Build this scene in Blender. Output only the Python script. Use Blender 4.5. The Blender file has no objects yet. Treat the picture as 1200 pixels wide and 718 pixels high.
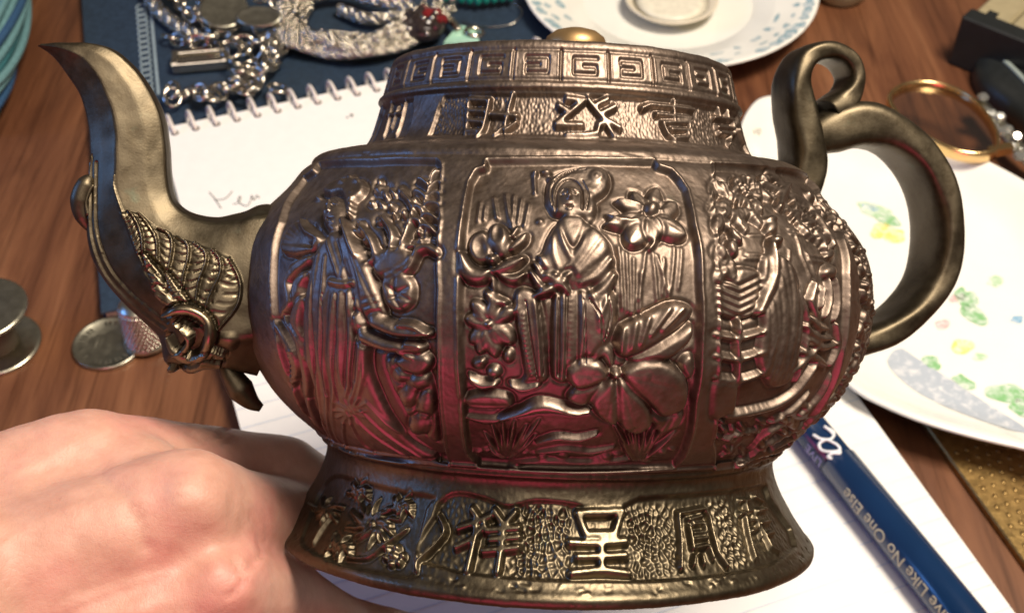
import bpy, bmesh, math, random
import numpy as np
from mathutils import Vector, Matrix

# ------------------------------------------------------------------ camera, world, lamps, exposure
scene = bpy.context.scene
COL = scene.collection
FPX = 1450.0                      # focal length in pixels of a 1200 px wide frame
PITCH = math.radians(46.0)
CAMH = 31.4                       # cm above the desk
SP, CP = math.sin(PITCH), math.cos(PITCH)
FWD = np.array([0, CP, -SP]); UPV = np.array([0, SP, CP]); RGT = np.array([1.0, 0, 0])
CAMP = np.array([0, 0, CAMH])

cd = bpy.data.cameras.new('camera')
cam = bpy.data.objects.new('camera', cd); COL.objects.link(cam)
cam.location = (0, 0, CAMH * .01)
cam.rotation_euler = (math.pi / 2 - PITCH, 0, 0)
cd.sensor_width = 36.0
cd.lens = 36.0 * FPX / 1200.0
cd.clip_start = 0.005; cd.clip_end = 50
cd.dof.use_dof = True
cd.dof.focus_distance = 0.20
cd.dof.aperture_fstop = 42.0
scene.camera = cam

world = bpy.data.worlds.new('World'); scene.world = world
world.use_nodes = True
bg = world.node_tree.nodes['Background']
bg.inputs[0].default_value = (1.0, 0.84, 0.72, 1)
bg.inputs[1].default_value = 0.115

def area(name, loc, target, sx, sy, power, col):
    l = bpy.data.lights.new(name, 'AREA'); l.shape = 'RECTANGLE'
    l.size = sx; l.size_y = sy; l.energy = power; l.color = col
    o = bpy.data.objects.new(name, l); COL.objects.link(o)
    o.location = loc
    d = Vector(target) - Vector(loc)
    o.rotation_euler = d.to_track_quat('-Z', 'Y').to_euler()
    return o
area('desk_lamp_light', (0.30, 0.17, 0.88), (0.02, 0.2, 0.05), 0.26, 0.26, 12.8, (1.0, 0.87, 0.72))
area('ceiling_light', (-0.02, -0.42, 1.25), (0.0, 0.2, 0.1), 0.55, 0.45, 3.0, (1.0, 0.86, 0.76))
area('screen_light', (-0.85, 0.25, 0.42), (0.0, 0.2, 0.1), 0.26, 0.22, 2.0, (0.14, 0.36, 1.0))
area('red_bounce_light', (-0.16, -0.55, 0.02), (0.0, 0.2, 0.1), 0.5, 0.36, 2.0, (1.0, 0.08, 0.24))
vs = scene.view_settings
vs.view_transform = 'Standard'; vs.look = 'None'; vs.exposure = 0.0; vs.gamma = 1.0
vs.use_curve_mapping = False

# ------------------------------------------------------------------ helpers (all lengths in cm, meshes scaled to metres)
rnd = random.Random(7)
nrg = np.random.RandomState(11)

def ray(px, py):
    return FWD + RGT * ((px - 600) / FPX) - UPV * ((py - 359) / FPX)
def at(px, py, z=0.0):
    d = ray(px, py); t = (z - CAMH) / d[2]
    return CAMP + t * d
def atd(px, py, depth):
    return CAMP + ray(px, py) * depth

def tag(o, label=None, cat=None, group=None, kind=None):
    if label: o['label'] = label
    if cat: o['category'] = cat
    if group: o['group'] = group
    if kind: o['kind'] = kind
    return o
def empty(name, loc=(0, 0, 0)):
    o = bpy.data.objects.new(name, None); COL.objects.link(o)
    o.empty_display_size = 0.01
    o.location = [c * .01 for c in loc]
    return o
def link(name, me, mat=None, parent=None, origin=None):
    o = bpy.data.objects.new(name, me); COL.objects.link(o)
    if mat: me.materials.append(mat)
    if parent: o.parent = parent
    if origin is not None: o.location = [c * .01 for c in origin]
    return o
def mesh_np(name, V, Q, smooth=True, normals=None):
    """V (n,3) cm, Q (m,k) faces."""
    me = bpy.data.meshes.new(name)
    V = np.asarray(V, dtype=np.float32) * 0.01
    Q = np.asarray(Q, dtype=np.int32)
    m, k = Q.shape
    me.vertices.add(len(V)); me.vertices.foreach_set('co', V.ravel())
    me.loops.add(m * k); me.loops.foreach_set('vertex_index', Q.ravel())
    me.polygons.add(m)
    me.polygons.foreach_set('loop_start', np.arange(0, m * k, k, dtype=np.int32))
    me.polygons.foreach_set('loop_total', np.full(m, k, dtype=np.int32))
    me.polygons.foreach_set('use_smooth', np.full(m, smooth, dtype=bool))
    me.update(calc_edges=True)
    if normals is not None:
        me.normals_split_custom_set_from_vertices(np.asarray(normals, dtype=np.float32))
    return me

class MB:
    """collects polygons in cm, relative to an origin"""
    def __init__(s): s.v = []; s.f = []; s.sm = []
    def add(s, V, F, smooth=True):
        n = len(s.v); s.v += [tuple(p) for p in V]
        for f in F: s.f.append([i + n for i in f]); s.sm.append(smooth)
        return s
    def build(s, name, mat=None, parent=None, origin=None):
        me = bpy.data.meshes.new(name)
        o = np.zeros(3) if origin is None else np.asarray(origin, float)
        me.from_pydata([((p[0] - o[0]) * .01, (p[1] - o[1]) * .01, (p[2] - o[2]) * .01) for p in s.v], [], s.f)
        me.polygons.foreach_set('use_smooth', s.sm)
        me.update()
        return link(name, me, mat, parent, origin)

def catmull(P, n=10, closed=False):
    P = np.asarray(P, float)
    if closed: Q = np.vstack([P[-1], P, P[0], P[1]])
    else: Q = np.vstack([2 * P[0] - P[1], P, 2 * P[-1] - P[-2]])
    out = []
    t = np.linspace(0, 1, n, endpoint=False)[:, None]
    for i in range(1, len(Q) - 2):
        a, b, c, d = Q[i - 1], Q[i], Q[i + 1], Q[i + 2]
        out.append(.5 * (2 * b + (c - a) * t + (2 * a - 5 * b + 4 * c - d) * t ** 2 + (3 * b - a - 3 * c + d) * t ** 3))
    if not closed: out.append(P[-1:])
    return np.vstack(out)

def frames(P, up=None):
    P = np.asarray(P, float)
    T = np.gradient(P, axis=0); T /= np.linalg.norm(T, axis=1)[:, None] + 1e-12
    N = np.zeros_like(P)
    n = np.array([0, 0, 1.0]) if up is None else np.asarray(up, float)
    if abs(np.dot(n, T[0])) > .95: n = np.array([1.0, 0, 0])
    for i in range(len(P)):
        n = n - T[i] * np.dot(n, T[i]); n /= np.linalg.norm(n) + 1e-12
        N[i] = n
    return T, N, np.cross(T, N)
def tube(P, r, k=8, closed=False, up=None, flat=1.0):
    P = np.asarray(P, float); n = len(P)
    R = np.full(n, r) if np.isscalar(r) else np.asarray(r, float)
    T, N, B = frames(P, up)
    a = np.linspace(0, 2 * np.pi, k, endpoint=False)
    V = (P[:, None] + R[:, None, None] * (np.cos(a)[None, :, None] * N[:, None] * flat + np.sin(a)[None, :, None] * B[:, None])).reshape(-1, 3)
    F = []
    for i in range(n if closed else n - 1):
        i2 = (i + 1) % n
        for j in range(k):
            j2 = (j + 1) % k
            F.append([i * k + j, i * k + j2, i2 * k + j2, i2 * k + j])
    if not closed:
        F.append(list(range(k))[::-1]); F.append([(n - 1) * k + j for j in range(k)])
    return V, F
def lathe(prof, k=48, axis=None, c=(0, 0, 0), a0=0, a1=2 * math.pi):
    """prof [(r,z)] -> rings; axis: 3x3 columns"""
    A = np.eye(3) if axis is None else np.asarray(axis)
    a = np.linspace(0, 2 * np.pi, k, endpoint=False)
    V = []
    for r, z in prof:
        for t in a: V.append(np.asarray(c) + A @ np.array([r * math.cos(t), r * math.sin(t), z]))
    F = []
    n = len(prof)
    for i in range(n - 1):
        for j in range(k):
            j2 = (j + 1) % k
            F.append([i * k + j, i * k + j2, (i + 1) * k + j2, (i + 1) * k + j])
    if prof[0][0] > 1e-6: F.append(list(range(k))[::-1])
    if prof[-1][0] > 1e-6: F.append([(n - 1) * k + j for j in range(k)])
    return V, F
def basis(z, x=None):
    z = np.asarray(z, float); z = z / np.linalg.norm(z)
    x = np.array([1.0, 0, 0]) if x is None else np.asarray(x, float)
    if abs(np.dot(x / np.linalg.norm(x), z)) > .95: x = np.array([0, 1.0, 0])
    x = x - z * np.dot(x, z); x /= np.linalg.norm(x)
    return np.stack([x, np.cross(z, x), z], 1)
def ball(c, r, k=10, m=6, sc=(1, 1, 1), A=None):
    A = np.eye(3) if A is None else A
    pr = [(math.sin(math.pi * i / m), -math.cos(math.pi * i / m)) for i in range(m + 1)]
    V = []
    for rr, z in pr[1:-1]:
        for t in np.linspace(0, 2 * np.pi, k, endpoint=False):
            V.append(np.asarray(c) + A @ (r * np.array([rr * math.cos(t) * sc[0], rr * math.sin(t) * sc[1], z * sc[2]])))
    V.append(np.asarray(c) + A @ np.array([0, 0, -r * sc[2]])); V.append(np.asarray(c) + A @ np.array([0, 0, r * sc[2]]))
    F = []
    for i in range(m - 2):
        for j in range(k):
            j2 = (j + 1) % k
            F.append([i * k + j, i * k + j2, (i + 1) * k + j2, (i + 1) * k + j])
    b = (m - 1) * k
    for j in range(k):
        F.append([b, (j + 1) % k, j]); F.append([b + 1, (m - 2) * k + j, (m - 2) * k + (j + 1) % k])
    return V, F
def slab(outline, z0, z1, bev=0.04):
    """prism on an xy outline (ccw), with a small top bevel"""
    O = np.asarray(outline, float)[:, :2]; n = len(O)
    c = O.mean(0)
    nrm = np.roll(O, -1, 0) - np.roll(O, 1, 0)
    nrm = np.stack([nrm[:, 1], -nrm[:, 0]], 1); nrm /= np.linalg.norm(nrm, axis=1)[:, None]
    I = O - nrm * bev
    V = [(*p, z0) for p in O] + [(*p, z1 - bev) for p in O] + [(*p, z1) for p in I]
    F = [list(range(n))[::-1]]
    for l in (0, 1):
        for j in range(n):
            j2 = (j + 1) % n
            F.append([l * n + j, l * n + j2, (l + 1) * n + j2, (l + 1) * n + j])
    F.append([2 * n + j for j in range(n)])
    return V, F
def ccw(O):
    O = np.asarray(O, float)
    a = np.sum(O[:, 0] * np.roll(O[:, 1], -1) - np.roll(O[:, 0], -1) * O[:, 1])
    return O if a > 0 else O[::-1]
def boxv(c, A, h):
    """oriented box: centre, 3x3 basis, half sizes; slightly bevelled"""
    c = np.asarray(c, float); b = min(h) * .18
    V = []; F = []
    def pt(x, y, z): return c + A @ np.array([x, y, z])
    idx = {}
    for ax in range(3):
        for s in (-1, 1):
            o = [a for a in range(3) if a != ax]
            q = []
            for (i, j) in ((-1, -1), (1, -1), (1, 1), (-1, 1)):
                p = [0, 0, 0]; p[ax] = s * h[ax]; p[o[0]] = i * (h[o[0]] - b); p[o[1]] = j * (h[o[1]] - b)
                idx[(ax, s, i, j)] = len(V); q.append(len(V)); V.append(pt(*p))
            flip = (s < 0) != (ax == 1)
            F.append(q[::-1] if flip else q)
    # let a convex hull close the bevels
    bm = bmesh.new()
    vs_ = [bm.verts.new(v) for v in V]
    bmesh.ops.convex_hull(bm, input=vs_)
    bm.verts.index_update()
    VV = [tuple(v.co) for v in bm.verts]; FF = [[v.index for v in f.verts] for f in bm.faces]
    bm.free()
    return VV, FF

# ------------------------------------------------------------------ materials
class NT:
    def __init__(s, name):
        s.m = bpy.data.materials.new(name); s.m.use_nodes = True
        s.t = s.m.node_tree; s.p = s.t.nodes['Principled BSDF']
    def n(s, typ, **kw):
        x = s.t.nodes.new(typ)
        for k, v in kw.items(): setattr(x, k, v)
        return x
    def l(s, a, b): s.t.links.new(a, b)
    def set(s, **kw):
        for k, v in kw.items():
            i = s.p.inputs[k.replace('_', ' ')]
            i.default_value = (*v, 1) if isinstance(v, tuple) and len(v) == 3 and i.type == 'RGBA' else v
        return s
    def noise(s, scale, detail=4, rough=.55, vec=None, dist=0):
        x = s.n('ShaderNodeTexNoise'); x.inputs['Scale'].default_value = scale
        x.inputs['Detail'].default_value = detail; x.inputs['Roughness'].default_value = rough
        x.inputs['Distortion'].default_value = dist
        if vec is not None: s.l(vec, x.inputs['Vector'])
        return x
    def coord(s, scale=(1, 1, 1), rot=(0, 0, 0), kind='Object'):
        c = s.n('ShaderNodeTexCoord'); m = s.n('ShaderNodeMapping')
        m.inputs['Scale'].default_value = scale; m.inputs['Rotation'].default_value = rot
        s.l(c.outputs[kind], m.inputs['Vector']); return m.outputs['Vector']
    def ramp(s, fac, stops):
        r = s.n('ShaderNodeValToRGB'); e = r.color_ramp.elements
        while len(e) > 1: e.remove(e[-1])
        e[0].position = stops[0][0]; e[0].color = (*stops[0][1], 1)
        for p, c in stops[1:]:
            k = e.new(p); k.color = (*c, 1)
        s.l(fac, r.inputs[0]); return r.outputs['Color']
    def mix(s, fac, a, b, mode='MIX'):
        x = s.n('ShaderNodeMix', data_type='RGBA', blend_type=mode)
        for v, i in ((fac, 0), (a, 6), (b, 7)):
            if hasattr(v, 'links') or hasattr(v, 'is_linked'): s.l(v, x.inputs[i])
            else: x.inputs[i].default_value = v if not isinstance(v, tuple) else (*v, 1)
        return x.outputs[2]
    def bump(s, h, dist=.0002, strength=.5, prev=None):
        b = s.n('ShaderNodeBump'); b.inputs['Distance'].default_value = dist; b.inputs['Strength'].default_value = strength
        s.l(h, b.inputs['Height'])
        if prev is not None: s.l(prev, b.inputs['Normal'])
        s.l(b.outputs[0], s.p.inputs['Normal']); return b.outputs[0]
    def mul(s, v, a, b=0):
        x = s.n('ShaderNodeMath', operation='MULTIPLY_ADD'); s.l(v, x.inputs[0]); x.inputs[1].default_value = a; x.inputs[2].default_value = b
        return x.outputs[0]

def simple(name, col, rough=.5, metal=0.0, var=.12, nscale=300, bump=0.0, **kw):
    t = NT(name); t.set(Roughness=rough, Metallic=metal)
    v = t.coord()
    nz = t.noise(nscale, 5, .6, v)
    c0 = tuple(max(0, c * (1 - var)) for c in col); c1 = tuple(min(1, c * (1 + var)) for c in col)
    t.l(t.ramp(nz.outputs['Fac'], [(.3, c0), (.7, c1)]), t.p.inputs['Base Color'])
    t.l(t.mul(nz.outputs['Fac'], rough * .3, rough * .85), t.p.inputs['Roughness'])
    if bump: t.bump(nz.outputs['Fac'], bump, .6)
    for k, x in kw.items(): t.p.inputs[k.replace('_', ' ')].default_value = x
    return t.m

def bronze(name, cols, rough=.3, wear=True):
    """cast alloy: mottled tarnish, polished where handling has rubbed the high spots"""
    t = NT(name); t.set(Metallic=1.0)
    v = t.coord()
    n1 = t.noise(38, 4, .55, v); n2 = t.noise(420, 6, .65, v); n3 = t.noise(140, 4, .6, v); n4 = t.noise(2200, 3, .6, v); n5 = t.noise(900, 2, .5, t.coord((1, 1, .08)))
    base = t.ramp(n1.outputs['Fac'], [(.3, cols[0]), (.5, cols[1]), (.72, cols[2])])
    dark = t.ramp(n2.outputs['Fac'], [(.36, (.66, .62, .58)), (.58, (1, 1, 1))])
    base = t.mix(.6, base, dark, 'MULTIPLY')
    vm = t.ramp(n3.outputs['Fac'], [(.64, (0, 0, 0)), (.75, (.30, .30, .30))])
    base = t.mix(vm, base, (.10, .145, .105))
    if wear:
        at_ = t.n('ShaderNodeAttribute', attribute_name='wear')
        base = t.mix(t.mul(at_.outputs['Fac'], .55), base, cols[3])
    t.l(base, t.p.inputs['Base Color'])
    rr = t.mul(n2.outputs['Fac'], .24, rough - .12)
    if wear:
        x = t.n('ShaderNodeMath', operation='MULTIPLY_ADD'); t.l(at_.outputs['Fac'], x.inputs[0]); x.inputs[1].default_value = -.13; t.l(rr, x.inputs[2]); rr = x.outputs[0]
    t.l(rr, t.p.inputs['Roughness'])
    b1 = t.bump(n2.outputs['Fac'], .00008, .4)
    b2 = t.bump(n5.outputs['Fac'], .00004, .3, b1)
    t.bump(n4.outputs['Fac'], .00005, .5, b2)
    return t.m
M = {}
M['bronze'] = bronze('aged_bronze', [(.135, .104, .083), (.19, .148, .119), (.255, .20, .162), (.38, .298, .24)], .50)
M['brass'] = bronze('dark_olive_brass', [(.088, .073, .048), (.120, .099, .066), (.158, .131, .088), (.31, .255, .17)], .45)
# ------------------------------------------------------------------ teapot frame
HOR, ZC = 300.0, 25.1
ROLL = math.radians(1.8)
def cam2w(v): return RGT * v[0] + UPV * v[1] + FWD * v[2]
_ax = np.array([0, 1.0, -(359 - HOR) / FPX]); _ax /= np.linalg.norm(_ax)
_bk = np.array([0, -_ax[2], _ax[1]])                      # away from the camera
_x = np.array([1.0, 0, 0])
AXc = _ax * math.cos(ROLL) + _x * math.sin(ROLL)
Xc = _x * math.cos(ROLL) - _ax * math.sin(ROLL)
PB = np.stack([cam2w(Xc), cam2w(_bk), cam2w(AXc)], 1)      # local x right, y back, z up the pot's axis
PC = CAMP + cam2w(np.array([(650 - 600) / FPX * ZC, (359 - HOR) / FPX * ZC, ZC]))
HB = -5.74
def toloc(P): return (np.asarray(P) - PC) @ PB
def toworld(P): return PC + np.asarray(P) @ PB.T
def project(Pl):
    d = toworld(Pl) - CAMP
    z = d @ FWD
    return 600 + FPX * (d @ RGT) / z, 359 - FPX * (d @ UPV) / z

pot = empty('teapot')
pot.matrix_world = Matrix([[*PB[0], (PC + PB @ np.array([0, 0, HB]))[0] * .01], [*PB[1], (PC + PB @ np.array([0, 0, HB]))[1] * .01], [*PB[2], (PC + PB @ np.array([0, 0, HB]))[2] * .01], [0, 0, 0, 1]])
tag(pot, 'dark bronze teapot with cast relief panels, bird-head spout and looped handle, held by a hand', 'teapot')
OFF = np.array([0, 0, -HB])                                # local mesh z = H - HB

# profile (r, H) from lip to foot
PROF = [(2.95, 3.55), (3.05, 3.72), (3.20, 3.78), (3.34, 3.74), (3.41, 3.62), (3.44, 3.5), (3.50, 3.25), (3.56, 3.04), (3.62, 2.98), (3.64, 2.91), (3.60, 2.85),
        (3.60, 2.80), (3.68, 2.5), (3.78, 2.2), (3.90, 2.02), (4.02, 1.96), (4.35, 1.91), (4.65, 1.85), (4.84, 1.76), (4.90, 1.68), (4.92, 1.62), (4.99, 1.57),
        (5.12, 1.45), (5.36, 1.15), (5.72, .78), (6.0, .40), (6.17, 0.0), (6.25, -.5), (6.27, -.9), (6.22, -1.35), (6.09, -1.84), (5.85, -2.3), (5.55, -2.75),
        (5.17, -3.15), (4.85, -3.43), (4.72, -3.5), (4.72, -3.58), (4.62, -3.62), (4.60, -3.72), (4.50, -3.80), (4.47, -3.95), (4.52, -4.2), (4.66, -4.55), (4.86, -4.9),
        (5.06, -5.2), (5.2, -5.4), (5.30, -5.5), (5.34, -5.58), (5.31, -5.68), (5.2, -5.74), (4.9, -5.74), (4.6, -5.6), (4.45, -5.3)]
def dense_profile(step):
    P = catmull(PROF, 12)
    d = np.r_[0, np.cumsum(np.linalg.norm(np.diff(P, axis=0), axis=1))]
    n = int(d[-1] / step)
    s = np.linspace(0, d[-1], n)
    return s, np.interp(s, d, P[:, 0]), np.interp(s, d, P[:, 1])
S_, R_, H_ = dense_profile(0.0185)
i_lo = np.argmax(H_)                                       # outer surface: from the lip crest down
i_hi = np.argmin(H_)
def r_of_H(H): return np.interp(-H, -H_[i_lo:i_hi], R_[i_lo:i_hi])
def s_of_H(H): return np.interp(-H, -H_[i_lo:i_hi], S_[i_lo:i_hi])
RX = 6.0
def T(pts):
    """pixels -> (theta*RX, s) on the pot's surface"""
    pts = np.asarray(pts, float).reshape(-1, 2)
    t = np.arange(17.0, 27.0, .012)
    d = FWD + RGT * ((pts[:, :1] - 600) / FPX) - UPV * ((pts[:, 1:2] - 359) / FPX)
    o = toloc(CAMP); dl = d @ PB
    P = o + dl[:, None, :] * t[None, :, None]
    rho = np.hypot(P[..., 0], P[..., 1])
    H = P[..., 2]
    g = rho - r_of_H(np.clip(H, -5.7, 3.7))
    hit = g < 0
    k = np.where(hit.any(1), hit.argmax(1), g.argmin(1))
    q = P[np.arange(len(pts)), k]
    th = np.arctan2(q[:, 0], -q[:, 1])
    return np.stack([th * RX, s_of_H(q[:, 2])], 1)
PXC = 1 / 60.0                                             # a pixel on the pot's front, in cm

class Field:
    def __init__(s, X, Y, regular, Tf=None):
        s.reg = regular; s.X, s.Y = X, Y
        s.shape = (len(Y), len(X)) if regular else X.shape
        s.D = np.zeros(s.shape, np.float32); s.own = np.zeros(s.shape, np.int16)
        s.parts = ['base']; s.T = Tf if Tf else T; s.base = 0.0; s.cur = None; s.lim = None
    def part(s, name):
        s.parts.append(name); s.cur = len(s.parts) - 1; return s.cur
    def win(s, lo, hi):
        if s.reg:
            a, b = np.searchsorted(s.X, [lo[0], hi[0]]); c, d = np.searchsorted(s.Y, [lo[1], hi[1]])
            ix = (slice(c, d), slice(a, b))
            X, Y = np.meshgrid(s.X[a:b], s.Y[c:d])
        else:
            m = (s.X > lo[0]) & (s.X < hi[0]) & (s.Y > lo[1]) & (s.Y < hi[1])
            if s.lim is not None: m &= s.lim
            ix = np.nonzero(m); X, Y = s.X[ix], s.Y[ix]
        return ix, X, Y
    @staticmethod
    def seg(X, Y, a, b):
        d = b - a; L = d @ d + 1e-12
        t = np.clip(((X - a[0]) * d[0] + (Y - a[1]) * d[1]) / L, 0, 1)
        return np.hypot(X - a[0] - t * d[0], Y - a[1] - t * d[1]), t
    def apply(s, ix, q, f, mode, base, own, edge):
        D = s.D[ix]; ins = q < 1
        if mode == 'max':
            b = s.base if base is None else base
            D = np.where(ins, np.maximum(D, b + f), D)
        elif mode == 'over':
            k = np.clip((1 - q) * 4, 0, 1); b = s.base if base is None else base
            D = np.where(ins, D * (1 - k) + (b + f) * k, D)
        else: D = D + np.where(ins, f, 0)
        s.D[ix] = D
        o = s.cur if own is None else own
        if own == 0 or (o is not None and mode != 'add'):
            w = s.own[ix]; w[q < .97] = o; s.own[ix] = w
    def stroke(s, pts, w, h, mode='max', base=None, own=None, prof='round', smooth=True, raw=False, halo=0.0):
        P = np.asarray(pts, float) if raw else s.T(pts)
        W = (np.full(len(P), w) if np.isscalar(w) else np.interp(np.linspace(0, 1, len(P)), np.linspace(0, 1, len(w)), w)) * PXC
        if smooth and len(P) > 2:
            PW = catmull(np.c_[P, W], 5); P, W = PW[:, :2], PW[:, 2]
        m = W.max() + (.07 if halo else .01)
        ix, X, Y = s.win(P.min(0) - m, P.max(0) + m)
        if X.size == 0: return
        q = np.full(X.shape, 9.0); dd = np.full(X.shape, 9.0)
        for i in range(len(P) - 1):
            d, t = s.seg(X, Y, P[i], P[i + 1])
            ww = W[i] * (1 - t) + W[i + 1] * t + 1e-6
            q = np.minimum(q, d / ww); dd = np.minimum(dd, d - ww)
        if halo:
            g = np.where((dd > 0) & (dd < .07), 1.7 * halo * (1 - dd / .07), 0)
            s.D[ix] = np.maximum(s.D[ix] - g, s.base - .06)
        c = np.clip(1 - q * q, 0, 1)
        f = h * (np.sqrt(c) if prof == 'round' else c * c if prof == 'soft' else np.clip((1 - q) * 4.0, 0, 1) ** .7)
        s.apply(ix, q, f, mode, base, own, None)
    def poly(s, pts, h, edge=5, mode='max', base=None, own=None, raw=False, smooth=6, halo=0.0, flat=False):
        P = np.asarray(pts, float) if raw else s.T(pts)
        if smooth: P = catmull(P, smooth, True)
        e = edge * PXC
        ix, X, Y = s.win(P.min(0) - .09, P.max(0) + .09)
        if X.size == 0: return
        d = np.full(X.shape, 9.0); ins = np.zeros(X.shape, bool)
        for i in range(len(P)):
            a, b = P[i], P[(i + 1) % len(P)]
            dd, _ = s.seg(X, Y, a, b); d = np.minimum(d, dd)
            c = (a[1] > Y) != (b[1] > Y)
            with np.errstate(divide='ignore', invalid='ignore'):
                xx = (b[0] - a[0]) * (Y - a[1]) / (b[1] - a[1] + 1e-12) + a[0]
            ins ^= c & (X < xx)
        if halo:
            g = np.where(~ins & (d < .07), 1.7 * halo * (1 - d / .07), 0)
            s.D[ix] = np.maximum(s.D[ix] - g, s.base - .06)
        u = np.clip(d / e, 0, 1)
        f = np.sign(h) * abs(h) * (np.sqrt(1 - (1 - u) ** 2) if not flat else u)
        if s.reg and mode != 'set' and min(f.shape) > 8:
            w_ = ins.astype(float) + 1e-4; g_ = f * w_
            for _ in range(max(2, int(edge * .8))):
                for Z in (g_, w_):
                    Z[1:-1] = .25 * Z[:-2] + .5 * Z[1:-1] + .25 * Z[2:]; Z[:, 1:-1] = .25 * Z[:, :-2] + .5 * Z[:, 1:-1] + .25 * Z[:, 2:]
            f = .6 * (g_ / w_) * np.clip(d / (e * .35), 0, 1) ** .5 + .4 * f
        q = np.where(ins, np.where(u < 1, 1 - u * .999, 0), 2)
        if mode == 'set':
            s.D[ix] = np.where(ins, s.D[ix] * (1 - u) + h * u, s.D[ix])
            if own is not None or s.cur is not None:
                w = s.own[ix]; w[ins] = s.cur if own is None else own; s.own[ix] = w
        else: s.apply(ix, np.where(ins, q * .96, 2), f, mode, base, own, None)
    def blob(s, c, rx, ry, h, mode='max', base=None, own=None, rot=0, prof='round', halo=0.0):
        cr, sr = math.cos(rot), math.sin(rot)
        p = s.T([c, (c[0] + rx * cr, c[1] + rx * sr), (c[0] - ry * sr, c[1] + ry * cr)])
        ax = np.stack([p[1] - p[0], p[2] - p[0]], 1)
        L = np.abs(ax).sum(1) * 1.0 + .08
        ix, X, Y = s.win(p[0] - L, p[0] + L)
        if X.size == 0 or abs(np.linalg.det(ax)) < 1e-9: return
        iv = np.linalg.inv(ax); dx, dy = X - p[0][0], Y - p[0][1]
        q = np.hypot(iv[0, 0] * dx + iv[0, 1] * dy, iv[1, 0] * dx + iv[1, 1] * dy)
        if halo:
            dd = (q - 1) * min(rx, ry) * PXC
            s.D[ix] = np.maximum(s.D[ix] - np.where((dd > 0) & (dd < .07), 1.7 * halo * (1 - dd / .07), 0), s.base - .06)
        k = np.clip(1 - q * q, 0, 1)
        s.apply(ix, q, h * (np.sqrt(k) if mode != 'add' else k * np.sqrt(k)), mode, base, own, None)
    def leaf(s, x, y, ang, ln, wd, h, rib=True, own=None, base=None, halo=.02):
        dx, dy = math.cos(ang), math.sin(ang)
        p = [(x + dx * ln * k, y + dy * ln * k) for k in (0, .33, .66, 1)]
        s.stroke(p, [wd * .35, wd, wd * .9, wd * .12], h, halo=halo, own=own, base=base)
        if rib: s.stroke([p[0], p[3]], 1.0, -.03, 'add', prof='soft')

# --- the grid over the whole vessel
TH_F = np.radians(np.linspace(-84, 84, 1020))
TH_B = np.radians(np.linspace(84, 276, 60))[1:-1]
XF = TH_F * RX
F = Field(XF, S_.copy(), True)
SH = s_of_H
def hrow(h0, h1): return (SH(h0), SH(h1))

def cells(X, Y, size, seed):
    """distance to nearest jittered point and to the second"""
    rs = np.random.RandomState(seed)
    J = rs.rand(64, 64, 2)
    gx = X / size; gy = Y / size
    ix = np.floor(gx).astype(int); iy = np.floor(gy).astype(int)
    f1 = np.full(gx.shape, 9.0); f2 = np.full(gx.shape, 9.0)
    for a in (-1, 0, 1):
        for b in (-1, 0, 1):
            j = J[(iy + b) % 64, (ix + a) % 64]
            d = np.hypot(ix + a + j[..., 0] - gx, iy + b + j[..., 1] - gy)
            f2 = np.where(d < f1, f1, np.minimum(f2, d)); f1 = np.minimum(f1, d)
    return f1, f2
def vnoise(X, Y, size, seed):
    rs = np.random.RandomState(seed); G = rs.rand(128, 128)
    gx, gy = X / size, Y / size
    ix = np.floor(gx).astype(int); iy = np.floor(gy).astype(int)
    fx = gx - ix; fy = gy - iy; fx = fx * fx * (3 - 2 * fx); fy = fy * fy * (3 - 2 * fy)
    g = lambda a, b: G[(iy + b) % 128, (ix + a) % 128]
    return (g(0, 0) * (1 - fx) + g(1, 0) * fx) * (1 - fy) + (g(0, 1) * (1 - fx) + g(1, 1) * fx) * fy - .5

XX, YY = np.meshgrid(XF, S_)

# === three relief panels ==========================================================
FLOOR = -.10
def panel(poly_px, name):
    F.cur = None; F.base = 0
    i = F.part(name)
    F.poly(poly_px, FLOOR, 3, 'set', smooth=0)
    F.base = FLOOR
    P = list(poly_px) + [poly_px[0]]
    F.stroke(P, 2.6, .055, 'add', smooth=False, own=None)
    return i

# ---- centre panel -------------------------------------------------------------
CEN = [(570, 187), (668, 185), (766, 188), (772, 195), (786, 199), (797, 210), (805, 222), (813, 262), (821, 330), (822, 400), (815, 470), (803, 532), (790, 547), (672, 553), (560, 547), (549, 532), (542, 470), (538, 400), (538, 330), (543, 255), (550, 213), (558, 199), (569, 196)]
panel(CEN, 'relief_panel')
# reeds behind
F.part('reeds')
for p in ([(562, 232), (559, 256)], [(568, 236), (566, 254)], [(578, 226), (582, 252)], [(592, 222), (597, 256)], [(602, 224), (600, 262)], [(611, 228), (606, 258)], [(620, 234), (614, 262)],
          [(726, 285), (731, 362)], [(735, 292), (738, 366)], [(744, 300), (743, 372)], [(758, 292), (750, 350)], [(765, 288), (772, 352)], [(771, 296), (786, 348)], [(792, 284), (787, 344)], [(801, 288), (797, 338)], [(752, 318), (752, 370)], [(780, 300), (778, 345)], [(720, 300), (724, 352)]):
    F.stroke(p, [1.0, 2.2, 1.4], .07, smooth=False)
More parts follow.
